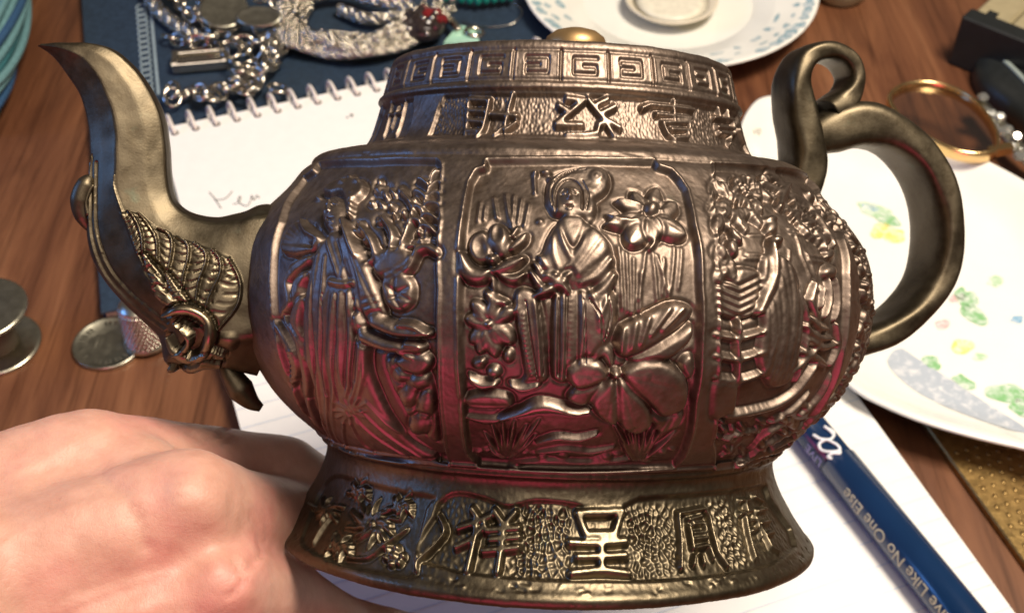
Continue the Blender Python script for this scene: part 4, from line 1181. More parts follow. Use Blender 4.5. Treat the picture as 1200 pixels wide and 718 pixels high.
# ------------------------------------------------------------------ pen
PR = .60; PZ = NZ + PR
M['penblue'] = simple('navy_pen_barrel', (.005, .024, .075), .2, 0, .1, 50)
M['penblack'] = simple('black_pen_grip', (.012, .016, .028), .35)
M['gold_print'] = simple('pale_gold_print', (.42, .40, .28), .5)
M['white_print'] = simple('white_print', (.78, .8, .82), .5)
M['violet_print'] = simple('violet_print', (.22, .2, .42), .5)
pa = at(948, 500, PZ); pb = at(1124, 718, PZ); pd = (pb - pa); pd[2] = 0; pd /= np.linalg.norm(pd)
step_ = at(985, 540, PZ); s0 = (step_ - pa) @ pd
start = pa - pd * 3.2; end = pa + pd * 10.5
pen = empty('ballpoint_pen', start); tag(pen, 'navy blue printed pen lying on the ruled notepad beside the teapot foot', 'pen')
bpy.context.view_layer.update()
A = basis(pd, (0, 0, 1))
L0 = 3.2 + s0
m = MB(); m.add(*lathe([(0.0, L0), (PR - .05, L0), (PR, L0 + .04), (PR, L0 + 6), (PR, 13.4), (PR - .08, 13.6), (0, 13.7)], 48, A, start)); child(m, 'barrel', M['penblue'], pen)
m = MB(); m.add(*lathe([(0, -1.6), (.12, -1.5), (.2, -.6), (.38, -.2), (.48, .3), (PR - .07, 1.0), (PR - .06, L0)], 48, A, start)); child(m, 'cap', M['penblue'], pen)
side = np.cross(pd, [0, 0, 1.0])                            # one side of the barrel
vdir = (CAMP - (pa + pb) / 2); vdir -= pd * (vdir @ pd); vdir /= np.linalg.norm(vdir)
lef = np.cross(pd, vdir)
if lef[0] > 0: lef = -lef
def bend_text(txt, size, name, mat, along0, ang0, R, flip=1, spacing=1.0):
    cu = bpy.data.curves.new('t', 'FONT'); cu.body = txt; cu.size = size; cu.space_character = spacing
    o = bpy.data.objects.new('t', cu); COL.objects.link(o)
    dg = bpy.context.evaluated_depsgraph_get(); dg.update()
    me0 = bpy.data.meshes.new_from_object(o.evaluated_get(dg))
    bm = bmesh.new(); bm.from_mesh(me0); bmesh.ops.subdivide_edges(bm, edges=bm.edges, cuts=2)
    bmesh.ops.triangulate(bm, faces=bm.faces)
    V_ = []
    for vv in bm.verts:
        x, y = vv.co.x, vv.co.y
        an = ang0 + y / R                                   # text up = towards the left of the barrel
        V_.append(start + pd * (along0 - x) + R * (vdir * math.cos(an) + lef * math.sin(an)))
    bm.verts.index_update(); Ff = [[q.index for q in f.verts] for f in bm.faces]; bm.free()
    bpy.data.objects.remove(o); bpy.data.curves.remove(cu); bpy.data.meshes.remove(me0)
    m = MB(); m.add(V_, Ff, False); return child(m, name, mat, pen)
def al(px, py): return (at(px, py, PZ) - start) @ pd
bend_text('Live Like No One Else', .52, 'printed_slogan', M['gold_print'], al(1145, 718), math.radians(22), PR + .006)
bend_text('LIVE', .42, 'printed_word', M['violet_print'], al(960, 548), math.radians(34), PR + .006)
# script letters as raised white strokes near the cap
def on_pen(px, py):
    d = ray(px, py); o = CAMP - start
    dp, op = d - pd * (d @ pd), o - pd * (o @ pd)
    a_, b_, c_ = dp @ dp, 2 * dp @ op, op @ op - (PR + .004) ** 2
    disc = b_ * b_ - 4 * a_ * c_
    tt = (-b_ - math.sqrt(max(disc, 0))) / (2 * a_); return CAMP + d * tt
m = MB()
for s in ([(966, 500), (977, 506), (974, 514), (962, 514), (953, 509), (958, 512)], [(966, 499), (973, 505), (978, 511)], [(976, 518), (968, 515), (960, 520), (963, 527), (974, 529), (984, 527), (981, 521), (974, 517)], [(984, 527), (984, 531), (976, 531), (970, 535), (975, 537)]):
    P = catmull([on_pen(*p) for p in s], 5); m.add(*tube(P, .045, 6))
child(m, 'printed_script', M['white_print'], pen)

# ------------------------------------------------------------------ floral plate on the right
M['china'] = simple('white_china', (.80, .80, .74), .18, 0, .02, 80)
def outline_world(pts, z): return ccw(catmull([at(*p, z)[:2] for p in pts], 8, True))
PZt = 1.7
OUT = outline_world([(866, 158), (882, 122), (905, 112), (940, 116), (985, 134), (1035, 152), (1110, 174), (1168, 194), (1236, 240), (1290, 330), (1300, 440), (1262, 532), (1190, 523), (1100, 500), (1040, 477), (996, 452), (945, 400), (900, 310), (872, 220)], PZt)
pc = OUT.mean(0)
plate = empty('floral_plate', (*pc, 0)); tag(plate, 'white china plate painted with green and yellow flowers, behind the teapot handle', 'plate')
bpy.context.view_layer.update()
def ringplate(O, prof):
    c = O.mean(0); n = len(O); V_ = []; F_ = []
    for sc, z in prof:
        for p in O: V_.append((*(c + (p - c) * sc), z))
    for i in range(len(prof) - 1):
        for j in range(n):
            j2 = (j + 1) % n; F_.append([i * n + j, i * n + j2, (i + 1) * n + j2, (i + 1) * n + j])
    F_.append([(len(prof) - 1) * n + j for j in range(n)])
    F_.append(list(range(n))[::-1])
    return V_, F_
m = MB(); m.add(*ringplate(OUT, [(.62, .02), (.66, .0), (.72, .25), (.93, 1.25), (.985, 1.52), (1.0, 1.62), (1.0, 1.70), (.99, 1.74), (.97, 1.70), (.93, 1.45), (.86, 1.0), (.80, .70), (.74, .56), (.60, .50), (.2, .48)])); child(m, 'dish', M['china'], plate)
FLZ = .50
def plate_z(xy):
    d = (np.asarray(xy) - pc)
    a_ = math.atan2(d[1], d[0]); ang = np.arctan2(OUT[:, 1] - pc[1], OUT[:, 0] - pc[0])
    k = np.argmin(abs(np.angle(np.exp(1j * (ang - a_))))); sc = np.linalg.norm(d) / np.linalg.norm(OUT[k] - pc)
    return np.interp(sc, [0, .2, .6, .74, .80, .86, .93, .97], [.48, .48, .5, .56, .70, 1.0, 1.45, 1.70]) + .012
def glaze(name, col, lo=.42, hi=.6):
    t = NT(name); t.set(Roughness=.2); nz = t.noise(330, 4, .6, t.coord(), .6)
    t.l(t.ramp(nz.outputs['Fac'], [(lo - .14, (.80, .80, .74)), (lo, tuple(.5 * c + .4 for c in col)), (hi, col)]), t.p.inputs['Base Color']); return t.m
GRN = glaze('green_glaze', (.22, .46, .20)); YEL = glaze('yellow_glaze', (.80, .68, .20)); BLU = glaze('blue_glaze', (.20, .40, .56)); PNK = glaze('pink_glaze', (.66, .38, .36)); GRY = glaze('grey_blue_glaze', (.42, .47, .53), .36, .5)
PLG = glaze('pale_green_glaze', (.42, .60, .38))
def on_plate(px, py):
    z = .8
    for _ in range(12): z = .5 * z + .5 * plate_z(at(px, py, z)[:2])
    q = at(px, py, z); return np.array([q[0], q[1], z])
def decal(pts, mat, name):
    P = catmull(pts, 6, True); c = P.mean(0)
    V_ = [on_plate(*c)]; rings = 5; n = len(P)
    for r in range(1, rings + 1):
        for p in P: V_.append(on_plate(*(c + (p - c) * r / rings)))
    F_ = [[0, 1 + j, 1 + (j + 1) % n] for j in range(n)]
    for r in range(rings - 1):
        for j in range(n):
            j2 = (j + 1) % n; F_.append([1 + r * n + j, 1 + (r + 1) * n + j, 1 + (r + 1) * n + j2, 1 + r * n + j2])
    V_ = [v_ + np.array([0, 0, .004]) for v_ in V_]
    m = MB(); m.add(V_, F_); child(m, name, mat, plate)
def blobpts(x, y, rx, ry, rot=0, k=9, j=.22):
    o = []
    for i in range(k):
        a_ = i * 2 * math.pi / k; s = 1 + rnd.uniform(-j, j)
        o.append((x + s * (rx * math.cos(a_) * math.cos(rot) - ry * math.sin(a_) * math.sin(rot)), y + s * (rx * math.cos(a_) * math.sin(rot) + ry * math.sin(a_) * math.cos(rot))))
    return o
for x, y, rx, ry, ro, mt, nm in ((1024, 246, 22, 7, .3, PLG, 'painted_leaf'), (1020, 243, 11, 3, .3, BLU, 'painted_leaf'), (1042, 258, 16, 8, .4, GRN, 'painted_leaf'), (1034, 271, 15, 9, 0, YEL, 'painted_flower'), (1050, 276, 12, 9, 0, YEL, 'painted_flower'),
                            (1134, 352, 13, 10, .3, GRN, 'painted_leaf'), (1143, 370, 17, 10, .5, GRN, 'painted_leaf'), (1126, 345, 8, 8, 0, GRN, 'painted_leaf'), (1118, 350, 6, 5, 0, PNK, 'painted_flower'), (1128, 406, 13, 8, 0, YEL, 'painted_flower'), (1192, 374, 8, 5, 0, BLU, 'painted_flower'),
                            (1092, 424, 12, 7, .5, GRN, 'painted_leaf'), (1182, 462, 24, 12, .1, GRN, 'painted_leaf'), (1196, 478, 14, 10, .4, GRN, 'painted_leaf'), (1130, 448, 14, 7, .5, GRN, 'painted_leaf'), (1148, 418, 8, 5, 0, PLG, 'painted_leaf'), (1166, 330, 9, 6, 0, PLG, 'painted_leaf'), (1105, 380, 8, 6, 0, PNK, 'painted_flower'), (1075, 330, 10, 7, .5, PLG, 'painted_leaf')):
    decal(blobpts(x, y, rx, ry, ro), mt, nm)
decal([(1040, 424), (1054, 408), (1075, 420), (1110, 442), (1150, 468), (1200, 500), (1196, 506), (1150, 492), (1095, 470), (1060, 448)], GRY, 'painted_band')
decal(blobpts(888, 154, 5, 4), simple('grey_glaze_mark', (.32, .30, .26), .4), 'painted_mark')

# ------------------------------------------------------------------ blue-and-white saucer with a cream cup
sc = at(790, 0, 1.4); sr = np.linalg.norm(at(965, 4, 1.4) - at(612, 4, 1.4)) / 2
c_ = at(788, 0, 1.4)[:2] + np.array([0, 0.0])
near = at(835, 80, 1.4)[:2]
c_ = np.array([c_[0], near[1] + sr * .985])
sau = empty('saucer', (*c_, 0)); tag(sau, 'blue-and-white patterned saucer standing behind the teapot rim', 'saucer')
bpy.context.view_layer.update()
m = MB(); m.add(*lathe([(sr * .45, 0), (sr * .48, .3), (sr * .9, 1.15), (sr, 1.4), (sr, 1.47), (sr * .98, 1.48), (sr * .88, 1.22), (sr * .66, .62), (sr * .6, .5), (0, .46)], 80, None, (*c_, 0))); child(m, 'dish', M['china'], sau)
TEAL = glaze('teal_grey_glaze', (.18, .34, .40))
for ring_, n_, zz, sz in ((.94, 64, 1.36, .34), (.86, 44, 1.17, .2), (.76, 30, .9, .26)):
    for k in range(n_):
        if rnd.random() < .12: continue
        a_ = k * 2 * math.pi / n_ + rnd.uniform(-.03, .03); cc = c_ + sr * ring_ * np.array([math.cos(a_), math.sin(a_)])
        rd = np.array([math.cos(a_), math.sin(a_)]); tg = np.array([-rd[1], rd[0]]); sl = (1.48 - .62) / (sr * .32)
        V_ = []; kk = 10; l1, l2 = sz * rnd.uniform(.5, 1.5), sz * rnd.uniform(.4, .9)
        for i in range(kk):
            b_ = i * 2 * math.pi / kk; s = 1 + rnd.uniform(-.3, .3); q = cc + tg * l1 * s * math.cos(b_) + rd * l2 * s * math.sin(b_)
            rr2 = np.linalg.norm(q - c_) / sr; V_.append((*q, np.interp(rr2, [.66, .88, .98], [.62, 1.22, 1.48]) + .015))
        m = MB(); m.add(V_, [list(range(kk))]); child(m, 'painted_sprig', TEAL, sau)
k0 = at(786, 4, .9)
cup = empty('cream_bowl', (*k0[:2], .5)); tag(cup, 'small shallow cream bowl sitting in the patterned saucer', 'bowl')
bpy.context.view_layer.update()
CRM = simple('cream_glaze', (.66, .60, .47), .3, 0, .06)
m = MB(); m.add(*lathe([(1.1, .50), (1.2, .62), (1.75, .85), (2.08, 1.12), (2.10, 1.2), (2.02, 1.22), (1.7, .98), (1.25, .80), (1.2, .84), (1.1, .84), (1.0, .78), (0, .76)], 56, None, (*k0[:2], 0.02))); child(m, 'bowl_shell', CRM, cup)
m = MB(); m.add(*lathe([(1.72, 1.0), (1.2, 1.01), (.6, 1.0), (0, 1.01)], 48, None, (*k0[:2], 0.02))); child(m, 'creamy_filling', simple('pale_cream_filling', (.72, .68, .55), .35), cup)
k1 = at(984, -4, 0)
jar = empty('olive_jar', (*k1[:2], 0)); tag(jar, 'olive cream pot cut off by the top edge, right of the saucer', 'jar')
bpy.context.view_layer.update()
m = MB(); m.add(*lathe([(.95, 0), (1.1, .15), (1.3, .8), (1.35, 1.8), (1.3, 2.8), (1.2, 3.0), (1.1, 3.0), (1.15, 2.6), (0, 2.4)], 40, None, (*k1[:2], 0))); child(m, 'jar_wall', simple('olive_cream', (.42, .38, .24), .4), jar)
m = MB(); m.add(*lathe([(1.33, 2.75), (1.42, 2.8), (1.42, 3.0), (1.33, 3.05), (1.2, 3.05)], 40, None, (*k1[:2], 0))); child(m, 'jar_lip', simple('olive_rim', (.36, .33, .2), .4), jar)
# ------------------------------------------------------------------ small things on the desk
M['silver'] = simple('bright_silver', (.58, .54, .46), .16, 1.0, .12, 400)
M['dullsilver'] = simple('worn_silver', (.50, .48, .38), .3, 1.0, .18, 350, .00006)
M['gold'] = simple('polished_gold', (.80, .56, .26), .22, 1.0, .08)
def thing(name, loc, label, cat, group=None):
    o = empty(name, loc); tag(o, label, cat, group); bpy.context.view_layer.update(); return o

# bobbin
c = at(-2, 405, 0)
sp_ = thing('metal_bobbin', (*c[:2], 0), 'pale metal bobbin with two round flanges at the left edge of the desk', 'bobbin')
R0 = 1.47
def flange(z0): return lathe([(R0 - .12, z0), (R0 - .02, z0 + .02), (R0, z0 + .07), (R0 - .03, z0 + .13), (R0 - .12, z0 + .15), (R0 - .3, z0 + .135), (.3, z0 + .15), (.22, z0 + .12), (0, z0 + .12)], 56, None, (*c[:2], 0))
HZ = (CAMH - 1.0) * 0 + 1.72
m = MB(); m.add(*flange(0)); child(m, 'flange', M['dullsilver'], sp_)
m = MB(); m.add(*flange(HZ)); child(m, 'flange', M['dullsilver'], sp_)
m = MB(); m.add(*lathe([(.72, .1), (.7, .9), (.72, HZ + .05)], 40, None, (*c[:2], 0))); child(m, 'core', simple('brown_thread', (.10, .075, .05), .8), sp_)

# coin
c = at(127, 402, .1)
coin = thing('coin', (*c[:2], 0), 'silver coin lying flat on the desk beside the thimble', 'coin')
CR = 1.21
m = MB(); m.add(*lathe([(0, 0), (CR - .03, 0), (CR, .03), (CR, .145), (CR - .02, .17), (CR - .09, .172), (CR - .11, .15)], 72, None, (*c[:2], 0))); child(m, 'coin_edge', M['dullsilver'], coin)
nr, na = 26, 84; V_ = []
for i in range(nr + 1):
    for j in range(na):
        rr_ = (CR - .11) * i / nr; a_ = j * 2 * math.pi / na; x, y = rr_ * math.cos(a_), rr_ * math.sin(a_)
        h = .142
        wing = math.exp(-((abs(x) - .38) ** 2 / .05 + (y - .12 + .25 * abs(x)) ** 2 / .07)); bodyh = math.exp(-(x * x / .03 + (y + .02) ** 2 / .2))
        h += .045 * max(wing * (1 + .35 * math.sin(abs(x) * 34)), bodyh)
        if .80 < rr_ < 1.0: h += .026 * (math.sin(a_ * 34) > .1) * (abs(math.sin(a_ * 1.5)) > .3)
        V_.append((c[0] + x, c[1] + y, h))
F_ = [[i * na + j, (i + 1) * na + j, (i + 1) * na + (j + 1) % na, i * na + (j + 1) % na] for i in range(nr) for j in range(na)]
m = MB(); m.add(V_, F_); child(m, 'coin_face', M['dullsilver'], coin)

# thimble, open end down, on the coin's edge
c = at(172, 396, .18)
thm = thing('thimble', (*c[:2], .18), 'small dimpled silver thimble standing behind the bird-head spout', 'thimble')
nz_, na = 120, 210; V_ = []; zt = 1.75
for i in range(nz_ + 1):
    for j in range(na):
        z = zt * i / nz_; a_ = j * 2 * math.pi / na
        r = .78 - .14 * (z / zt) - (.0 if z < zt - .3 else .25 * ((z - zt + .3) / .3) ** 2.5)
        d = 0
        if .16 < z < zt - .1:
            row = z / .15; rr2 = int(row); fz = row - rr2 - .5; fa = (a_ * 30 / (2 * math.pi) + .5 * (rr2 % 2)) % 1 - .5
            d = -.07 * max(0, 1 - (fz * fz + fa * fa) * 5.5)
        elif z < .12: d = .05
        V_.append((c[0] + (r + d) * math.cos(a_), c[1] + (r + d) * math.sin(a_), .18 + z))
F_ = [[i * na + j, i * na + (j + 1) % na, (i + 1) * na + (j + 1) % na, (i + 1) * na + j] for i in range(nz_) for j in range(na)]
F_.append([nz_ * na + j for j in range(na)])
m = MB(); m.add(V_, F_); child(m, 'dimpled_cup', M['dullsilver'], thm)

# skein of teal cord, top left
core = catmull([at(8, -80, 1.3), at(6, -20, 1.5), at(-1, 34, 1.6), at(-16, 84, 1.5), at(-44, 132, 1.3)], 14)
sk = thing('cord_skein', (*core[0][:2], 0), 'twisted skein of teal and blue cord at the top left corner', 'yarn')
Tt, Nt, Bt = frames(core)
cols = [simple('teal_cord', (.03, .13, .15), .6, 0, .3, 900, .0001), simple('blue_cord', (.025, .075, .16), .55, 0, .3, 900, .0001), simple('pale_teal_cord', (.12, .25, .27), .5, 0, .3, 900, .0001)]
for k in range(30):
    a0 = k * 2.39996; rr_ = 1.15 * math.sqrt((k + .5) / 30)
    P = [core[i] + rr_ * (math.cos(a0 + i * .035) * Nt[i] + math.sin(a0 + i * .035) * Bt[i]) for i in range(len(core))]
    m = MB(); m.add(*tube(P, .17, 8)); child(m, 'cord_strand', cols[k % 3 if k % 5 else 2], sk)

# ------------------------------------------------------------------ jewellery on the navy book
def torus(c, A, R, r, sx=1.0, n=12, k=6):
    a = np.linspace(0, 2 * np.pi, n, endpoint=False)
    P = [np.asarray(c) + A @ np.array([R * sx * math.cos(x), R * math.sin(x), 0]) for x in a]
    T_ = [];  V_ = []; F_ = []
    b = np.linspace(0, 2 * np.pi, k, endpoint=False)
    for i, x in enumerate(a):
        rad = A @ np.array([math.cos(x), math.sin(x), 0]); up = A[:, 2]
        for y in b: V_.append(P[i] + r * (math.cos(y) * rad + math.sin(y) * up))
    for i in range(n):
        for j in range(k): F_.append([i * k + j, ((i + 1) % n) * k + j, ((i + 1) % n) * k + (j + 1) % k, i * k + (j + 1) % k])
    return V_, F_
def resample(P, step):
    P = np.asarray(P); d = np.r_[0, np.cumsum(np.linalg.norm(np.diff(P, axis=0), axis=1))]
    s = np.arange(0, d[-1], step); return np.stack([np.interp(s, d, P[:, i]) for i in range(3)], 1)
def chain(m, pts, R, r, stretch=1.5, jit=.25):
    P = resample(catmull(pts, 12), R * stretch * 1.25); Tq = np.gradient(P, axis=0)
    for i, p in enumerate(P):
        tq = Tq[i] / np.linalg.norm(Tq[i]); up = np.array([rnd.uniform(-jit, jit), rnd.uniform(-jit, jit), 1.0])
        y = np.cross(up, tq); y /= np.linalg.norm(y); z = np.cross(tq, y)
        roll = (.785 if i % 2 else -.785) + rnd.uniform(-jit, jit)
        y2 = y * math.cos(roll) + z * math.sin(roll); z2 = np.cross(tq, y2)
        m.add(*torus(p, np.stack([tq, y2, z2], 1), R, r, stretch))
def rope(m, pts, R, r, turns=5.0):
    """two-start twisted rope chain drawn as many short overlapping links"""
    P = resample(catmull(pts, 12), r * 1.7); Tq, Nq, Bq = frames(P)
    for s in (0, math.pi):
        for i in range(len(P)):
            a_ = i * .55 + s; rad = math.cos(a_) * Nq[i] + math.sin(a_) * Bq[i]; tg = -math.sin(a_) * Nq[i] + math.cos(a_) * Bq[i]
            x = tg * .8 + Tq[i] * .6; x /= np.linalg.norm(x); A_ = basis(rad, x)
            m.add(*torus(P[i] + rad * R * .55, A_, R * .55, r, 1.25, 9, 5))
JZ = BZ + .1
def J(px, py, z=.3): return at(px, py, JZ + z)
th_ = thing('rope_chain', J(180, 5, 0), 'heavy silver rope chain, leftmost of the jewellery on the navy book', 'necklace')
m = MB(); rope(m, [J(168, -14), J(184, 10), J(202, 26), J(222, 40), J(246, 48)], .34, .075); child(m, 'rope_links', M['silver'], th_)
th_ = thing('curb_chain', J(215, 5, 0), 'silver chain with big flat links beside the heavy rope chain', 'necklace')
m = MB(); chain(m, [J(196, -14, .5), J(212, 6, .6), J(226, 20, .6), J(244, 28, .5), J(262, 34, .5), J(276, 24, .6)], .30, .09, 1.5); child(m, 'chain_links', M['silver'], th_)
th_ = thing('oval_pendant', J(268, 10, 0), 'dull oval silver pendant disc lying on the chains, the left of two', 'pendant', None)
A_ = basis((.1, -.25, 1), (1, .15, 0)); ctr = J(262, 12, 1.0)
m = MB(); m.add(*[lathe([(0, -.06), (1.0, -.06), (1.08, 0), (1.0, .07), (.9, .05), (0, .09)], 40, A_, ctr)][0]); child(m, 'pendant_disc', M['dullsilver'], th_)
m = MB(); m.add(*torus(ctr + A_ @ np.array([-1.15, 0, 0]), A_, .17, .05)); child(m, 'pendant_bail', M['silver'], th_)
th_ = thing('oval_pendant', J(305, 20, 0), 'smaller oval silver pendant overlapping the bigger disc, right of it', 'pendant', None)
A_ = basis((-.1, -.35, 1), (1, -.15, 0)); ctr = J(303, 20, 1.2)
V1, F1 = lathe([(0, -.06), (1.0, -.06), (1.06, 0), (1.0, .07), (.88, .04), (0, .08)], 40, np.eye(3), (0, 0, 0)); V1 = [ctr + A_ @ (np.array(q) * np.array([.98, .52, 1])) for q in V1]
m = MB(); m.add(V1, F1); child(m, 'pendant_disc', M['dullsilver'], th_)
m = MB(); m.add(*torus(ctr + A_ @ np.array([1.1, 0, 0]), A_, .15, .05)); child(m, 'pendant_bail', M['silver'], th_)
th_ = thing('bracelet_clasp', J(236, 68, 0), 'rectangular silver bracelet clasp with a dark recessed bar', 'bracelet')
cl = J(236, 70, .25); ux = J(270, 67, .25) - J(203, 73, .25); ux[2] = 0; wl_ = np.linalg.norm(ux) / 2; A_ = basis((0, 0, 1), ux)
m = MB()
for yy in (-.42, .42): m.add(*boxv(cl + A_ @ np.array([0, yy, 0]), A_, (wl_, .13, .22)), False)
for xx in (-wl_ + .12, wl_ - .12): m.add(*boxv(cl + A_ @ np.array([xx, 0, 0.01]), A_, (.14, .50, .24)), False)
child(m, 'clasp_frame', M['silver'], th_)
m = MB(); m.add(*boxv(cl + A_ @ np.array([0, 0, -.05]), A_, (wl_ - .2, .30, .14)), False); child(m, 'clasp_plate', M['silver'], th_)
th_ = thing('link_chain', J(290, 70, 0), 'tangle of round silver chain links between clasp and notepad coil', 'chain')
for k in range(34):
    t_ = k / 33; x = 262 + 64 * rnd.random(); y = 48 + 56 * rnd.random()
    if k > 22: x = 188 + (k - 22) * 9 + rnd.uniform(-5, 5); y = 112 + rnd.uniform(-9, 4) - max(0, (x - 240)) * .12
    m = MB(); A_ = basis((rnd.uniform(-.8, .8), rnd.uniform(-.8, .8), 1), (rnd.uniform(-1, 1), rnd.uniform(-1, 1), 0))
    m.add(*torus(J(x, y, .2 + rnd.uniform(0, .5)), A_, rnd.uniform(.28, .42), .085, 1.25, 16, 7)); child(m, 'chain_ring', M['silver'], th_)
for pts, R1, r1, lab in (([J(200, 44, .3), J(226, 50, .5), J(258, 44, .6), J(292, 50, .6), J(322, 42, .5), J(338, 20, .5)], .3, .085, 'silver oval-link chain draped above the rectangular clasp'),
                        ([J(282, 92, .3), J(304, 84, .7), J(322, 66, .6), J(326, 44, .5), J(306, 34, .6)], .34, .09, 'silver oval-link chain curling down beside the notepad coil'),
                        ([J(214, -12, .9), J(238, 0, 1.0), J(256, 2, 1.0), J(290, -6, 1.0), J(330, 4, .8), J(352, -8, .7)], .26, .07, 'fine silver chain lying over the pendants at the top edge')):
    th_ = thing('link_chain', pts[0], lab, 'chain'); m = MB(); chain(m, pts, R1, r1, 1.4, .45); child(m, 'chain_links', M['silver'], th_)
# multi-strand beaded bracelet, curving round
th_ = thing('beaded_bracelet', J(430, 40, 0), 'thick multi-strand silver rope bracelet with beads looped beside the red stones', 'bracelet')
Cp = catmull([J(352, 4, .4), J(336, 26, .4), J(346, 44, .4), J(376, 54, .4), J(416, 58, .4), J(458, 48, .45), J(496, 30, .5), J(520, 6, .5)], 14)
Tq, Nq, Bq = frames(Cp)
for k in range(6):
    off_ = (k - 2.5) * .25; ph = rnd.uniform(0, 6)
    P = [Cp[i] + np.cross([0, 0, 1.0], Tq[i]) * (off_ + .14 * math.sin(i * .16 + ph)) + np.array([0, 0, .25 * math.cos(off_ * 1.8) + .14 * math.sin(i * .21 + ph * 2)]) for i in range(len(Cp))]
    m = MB(); rope(m, P[::6], .19, .055); child(m, 'rope_strand', M['silver'], th_)
for k in range(70):
    i = rnd.randrange(len(Cp)); p = Cp[i] + np.cross([0, 0, 1.0], Tq[i]) * rnd.uniform(-.7, .7) + np.array([0, 0, rnd.uniform(.3, .5)])
    m = MB(); m.add(*ball(p, rnd.uniform(.09, .14), 8, 5)); child(m, 'bead', M['silver'], th_)
th_ = thing('bead_chain', J(400, 5, 0), 'silver rope necklace crossing behind the beaded bracelet at the top', 'necklace')
m = MB(); rope(m, [J(330, 10, .5), J(356, -2, .7), J(400, -10, .7), J(440, 0, .7), J(480, 8, .7)], .32, .07); rope(m, [J(400, 12, .3), J(430, 22, .4), J(470, 20, .5)], .3, .07); child(m, 'rope_links', M['silver'], th_)
# red stone brooch
RED = simple('dark_red_stone', (.16, .012, .014), .12, 0, .3, 100); BLK = simple('smoky_black_stone', (.03, .022, .02), .15)
th_ = thing('red_stone_brooch', J(495, 28, 0), 'round cluster brooch of dark red and smoky stones in silver', 'brooch')
ctr = J(497, 30, .7)
m = MB(); m.add(*ball(ctr, .95, 20, 10, (1, 1, .62))); child(m, 'brooch_dome', BLK, th_)
for k in range(26):
    a_ = k * 2.39996; q = math.sqrt((k + .5) / 26); nrm_ = np.array([math.cos(a_) * q, math.sin(a_) * q, math.sqrt(max(.05, 1 - q * q)) * .8]); p = ctr + nrm_ * np.array([.98, .98, .72])
    A_ = basis(nrm_)
    if k % 3 == 2: m = MB(); m.add(*ball(p, .12, 8, 5)); child(m, 'silver_bead', M['silver'], th_)
    else:
        m = MB(); m.add(*lathe([(.08, -.12), (.2, -.02), (.2, .04), (.12, .12), (0, .13)], 8, A_, p), False); child(m, 'stone', RED if (nrm_[0] > -.1 and nrm_[1] > -.35) else BLK, th_)
# turquoise beads
th_ = thing('turquoise_beads', J(555, -2, 0), 'string of turquoise green beads at the top edge', 'necklace')
TQ = simple('turquoise_glass', (.01, .20, .16), .2, 0, .2)
for k in range(9):
    m = MB(); m.add(*ball(J(522 + k * 9.5, 4 - abs(k - 4) * 1.2 - 4, .45), .27, 12, 7, (.7, 1.1, 1.1))); child(m, 'bead', TQ, th_)
m = MB(); m.add(*tube(catmull([J(600, 2, .4), J(612, 14, .3), J(600, 28, .1), J(570, 32, .0), J(540, 26, .0)], 10), .025, 6)); child(m, 'beading_wire', M['silver'], th_)
th_ = thing('pale_green_stone', J(545, 44, 0), 'pale green stone pendant with silver clasp beside the brooch', 'pendant')
MG = simple('mint_stone', (.35, .62, .48), .25, 0, .1)
m = MB(); tri = [J(520, 56, .1), J(536, 36, .1), J(558, 40, .1), J(562, 54, .1)]; m.add(*slab(ccw([q[:2] for q in tri]), JZ, JZ + .45, .12), False); child(m, 'stone', MG, th_)
m = MB(); m.add(*tube(catmull([J(524, 20, .5), J(532, 28, .6), J(538, 36, .5)], 6), [.1] * 0 or .17, 8)); m.add(*torus(J(556, 38, .5), basis((.2, 0, 1)), .3, .1, 1.3, 16, 7)); child(m, 'clasp', M['silver'], th_)

# ------------------------------------------------------------------ top right: gold-rimmed lens, crystals, gadget
GLS = NT('clear_glass'); _tr = GLS.n('ShaderNodeBsdfTransparent'); _tr.inputs[0].default_value = (.93, .90, .85, 1); _gl = GLS.n('ShaderNodeBsdfGlossy'); _gl.inputs['Roughness'].default_value = .05
_mx = GLS.n('ShaderNodeMixShader'); _mx.inputs[0].default_value = .14; GLS.l(_tr.outputs[0], _mx.inputs[1]); GLS.l(_gl.outputs[0], _mx.inputs[2]); GLS.l(_mx.outputs[0], GLS.t.nodes['Material Output'].inputs['Surface']); GLS = GLS.m
ring_px = [(1042, 122), (1050, 108), (1072, 101), (1100, 103), (1130, 115), (1152, 134), (1166, 158), (1166, 178), (1146, 184), (1118, 180), (1088, 166), (1060, 148)]
lens = thing('gold_rimmed_lens', at(1105, 143, 1.8), 'oval glass lens in a gold rim leaning on the floral plate', 'lens')
LP = catmull([at(*p, 2.0) for p in ring_px], 8, True); lc = LP.mean(0)
m = MB(); n_ = len(LP); V_ = []; F_ = []
prf = [(1.0, -.28), (1.04, -.22), (1.045, .2), (1.0, .28), (.965, .22), (.96, -.2)]
for q in LP:
    for s, z in prf: V_.append((lc + (q - lc) * s) + np.array([0, 0, z]))
kq = len(prf)
for i in range(n_):
    for j in range(kq): F_.append([i * kq + j, ((i + 1) % n_) * kq + j, ((i + 1) % n_) * kq + (j + 1) % kq, i * kq + (j + 1) % kq])
m.add(V_, F_); child(m, 'rim', M['gold'], lens)
m = MB(); V_ = []; F_ = []
for q in LP: V_.append(lc + (q - lc) * .965 + np.array([0, 0, .03]))
for q in LP: V_.append(lc + (q - lc) * .965 - np.array([0, 0, .03]))
F_ = [list(range(n_)), [n_ + i for i in range(n_)][::-1]] + [[n_ + i, n_ + (i + 1) % n_, (i + 1) % n_, i] for i in range(n_)]
m.add(V_, F_, False); child(m, 'glass', GLS, lens)
m = MB(); m.add(*boxv(at(1172, 176, 1.9), basis((0, 0, 1), (1, .3, 0)), (.5, .16, .2)), False); child(m, 'hinge', M['gold'], lens)
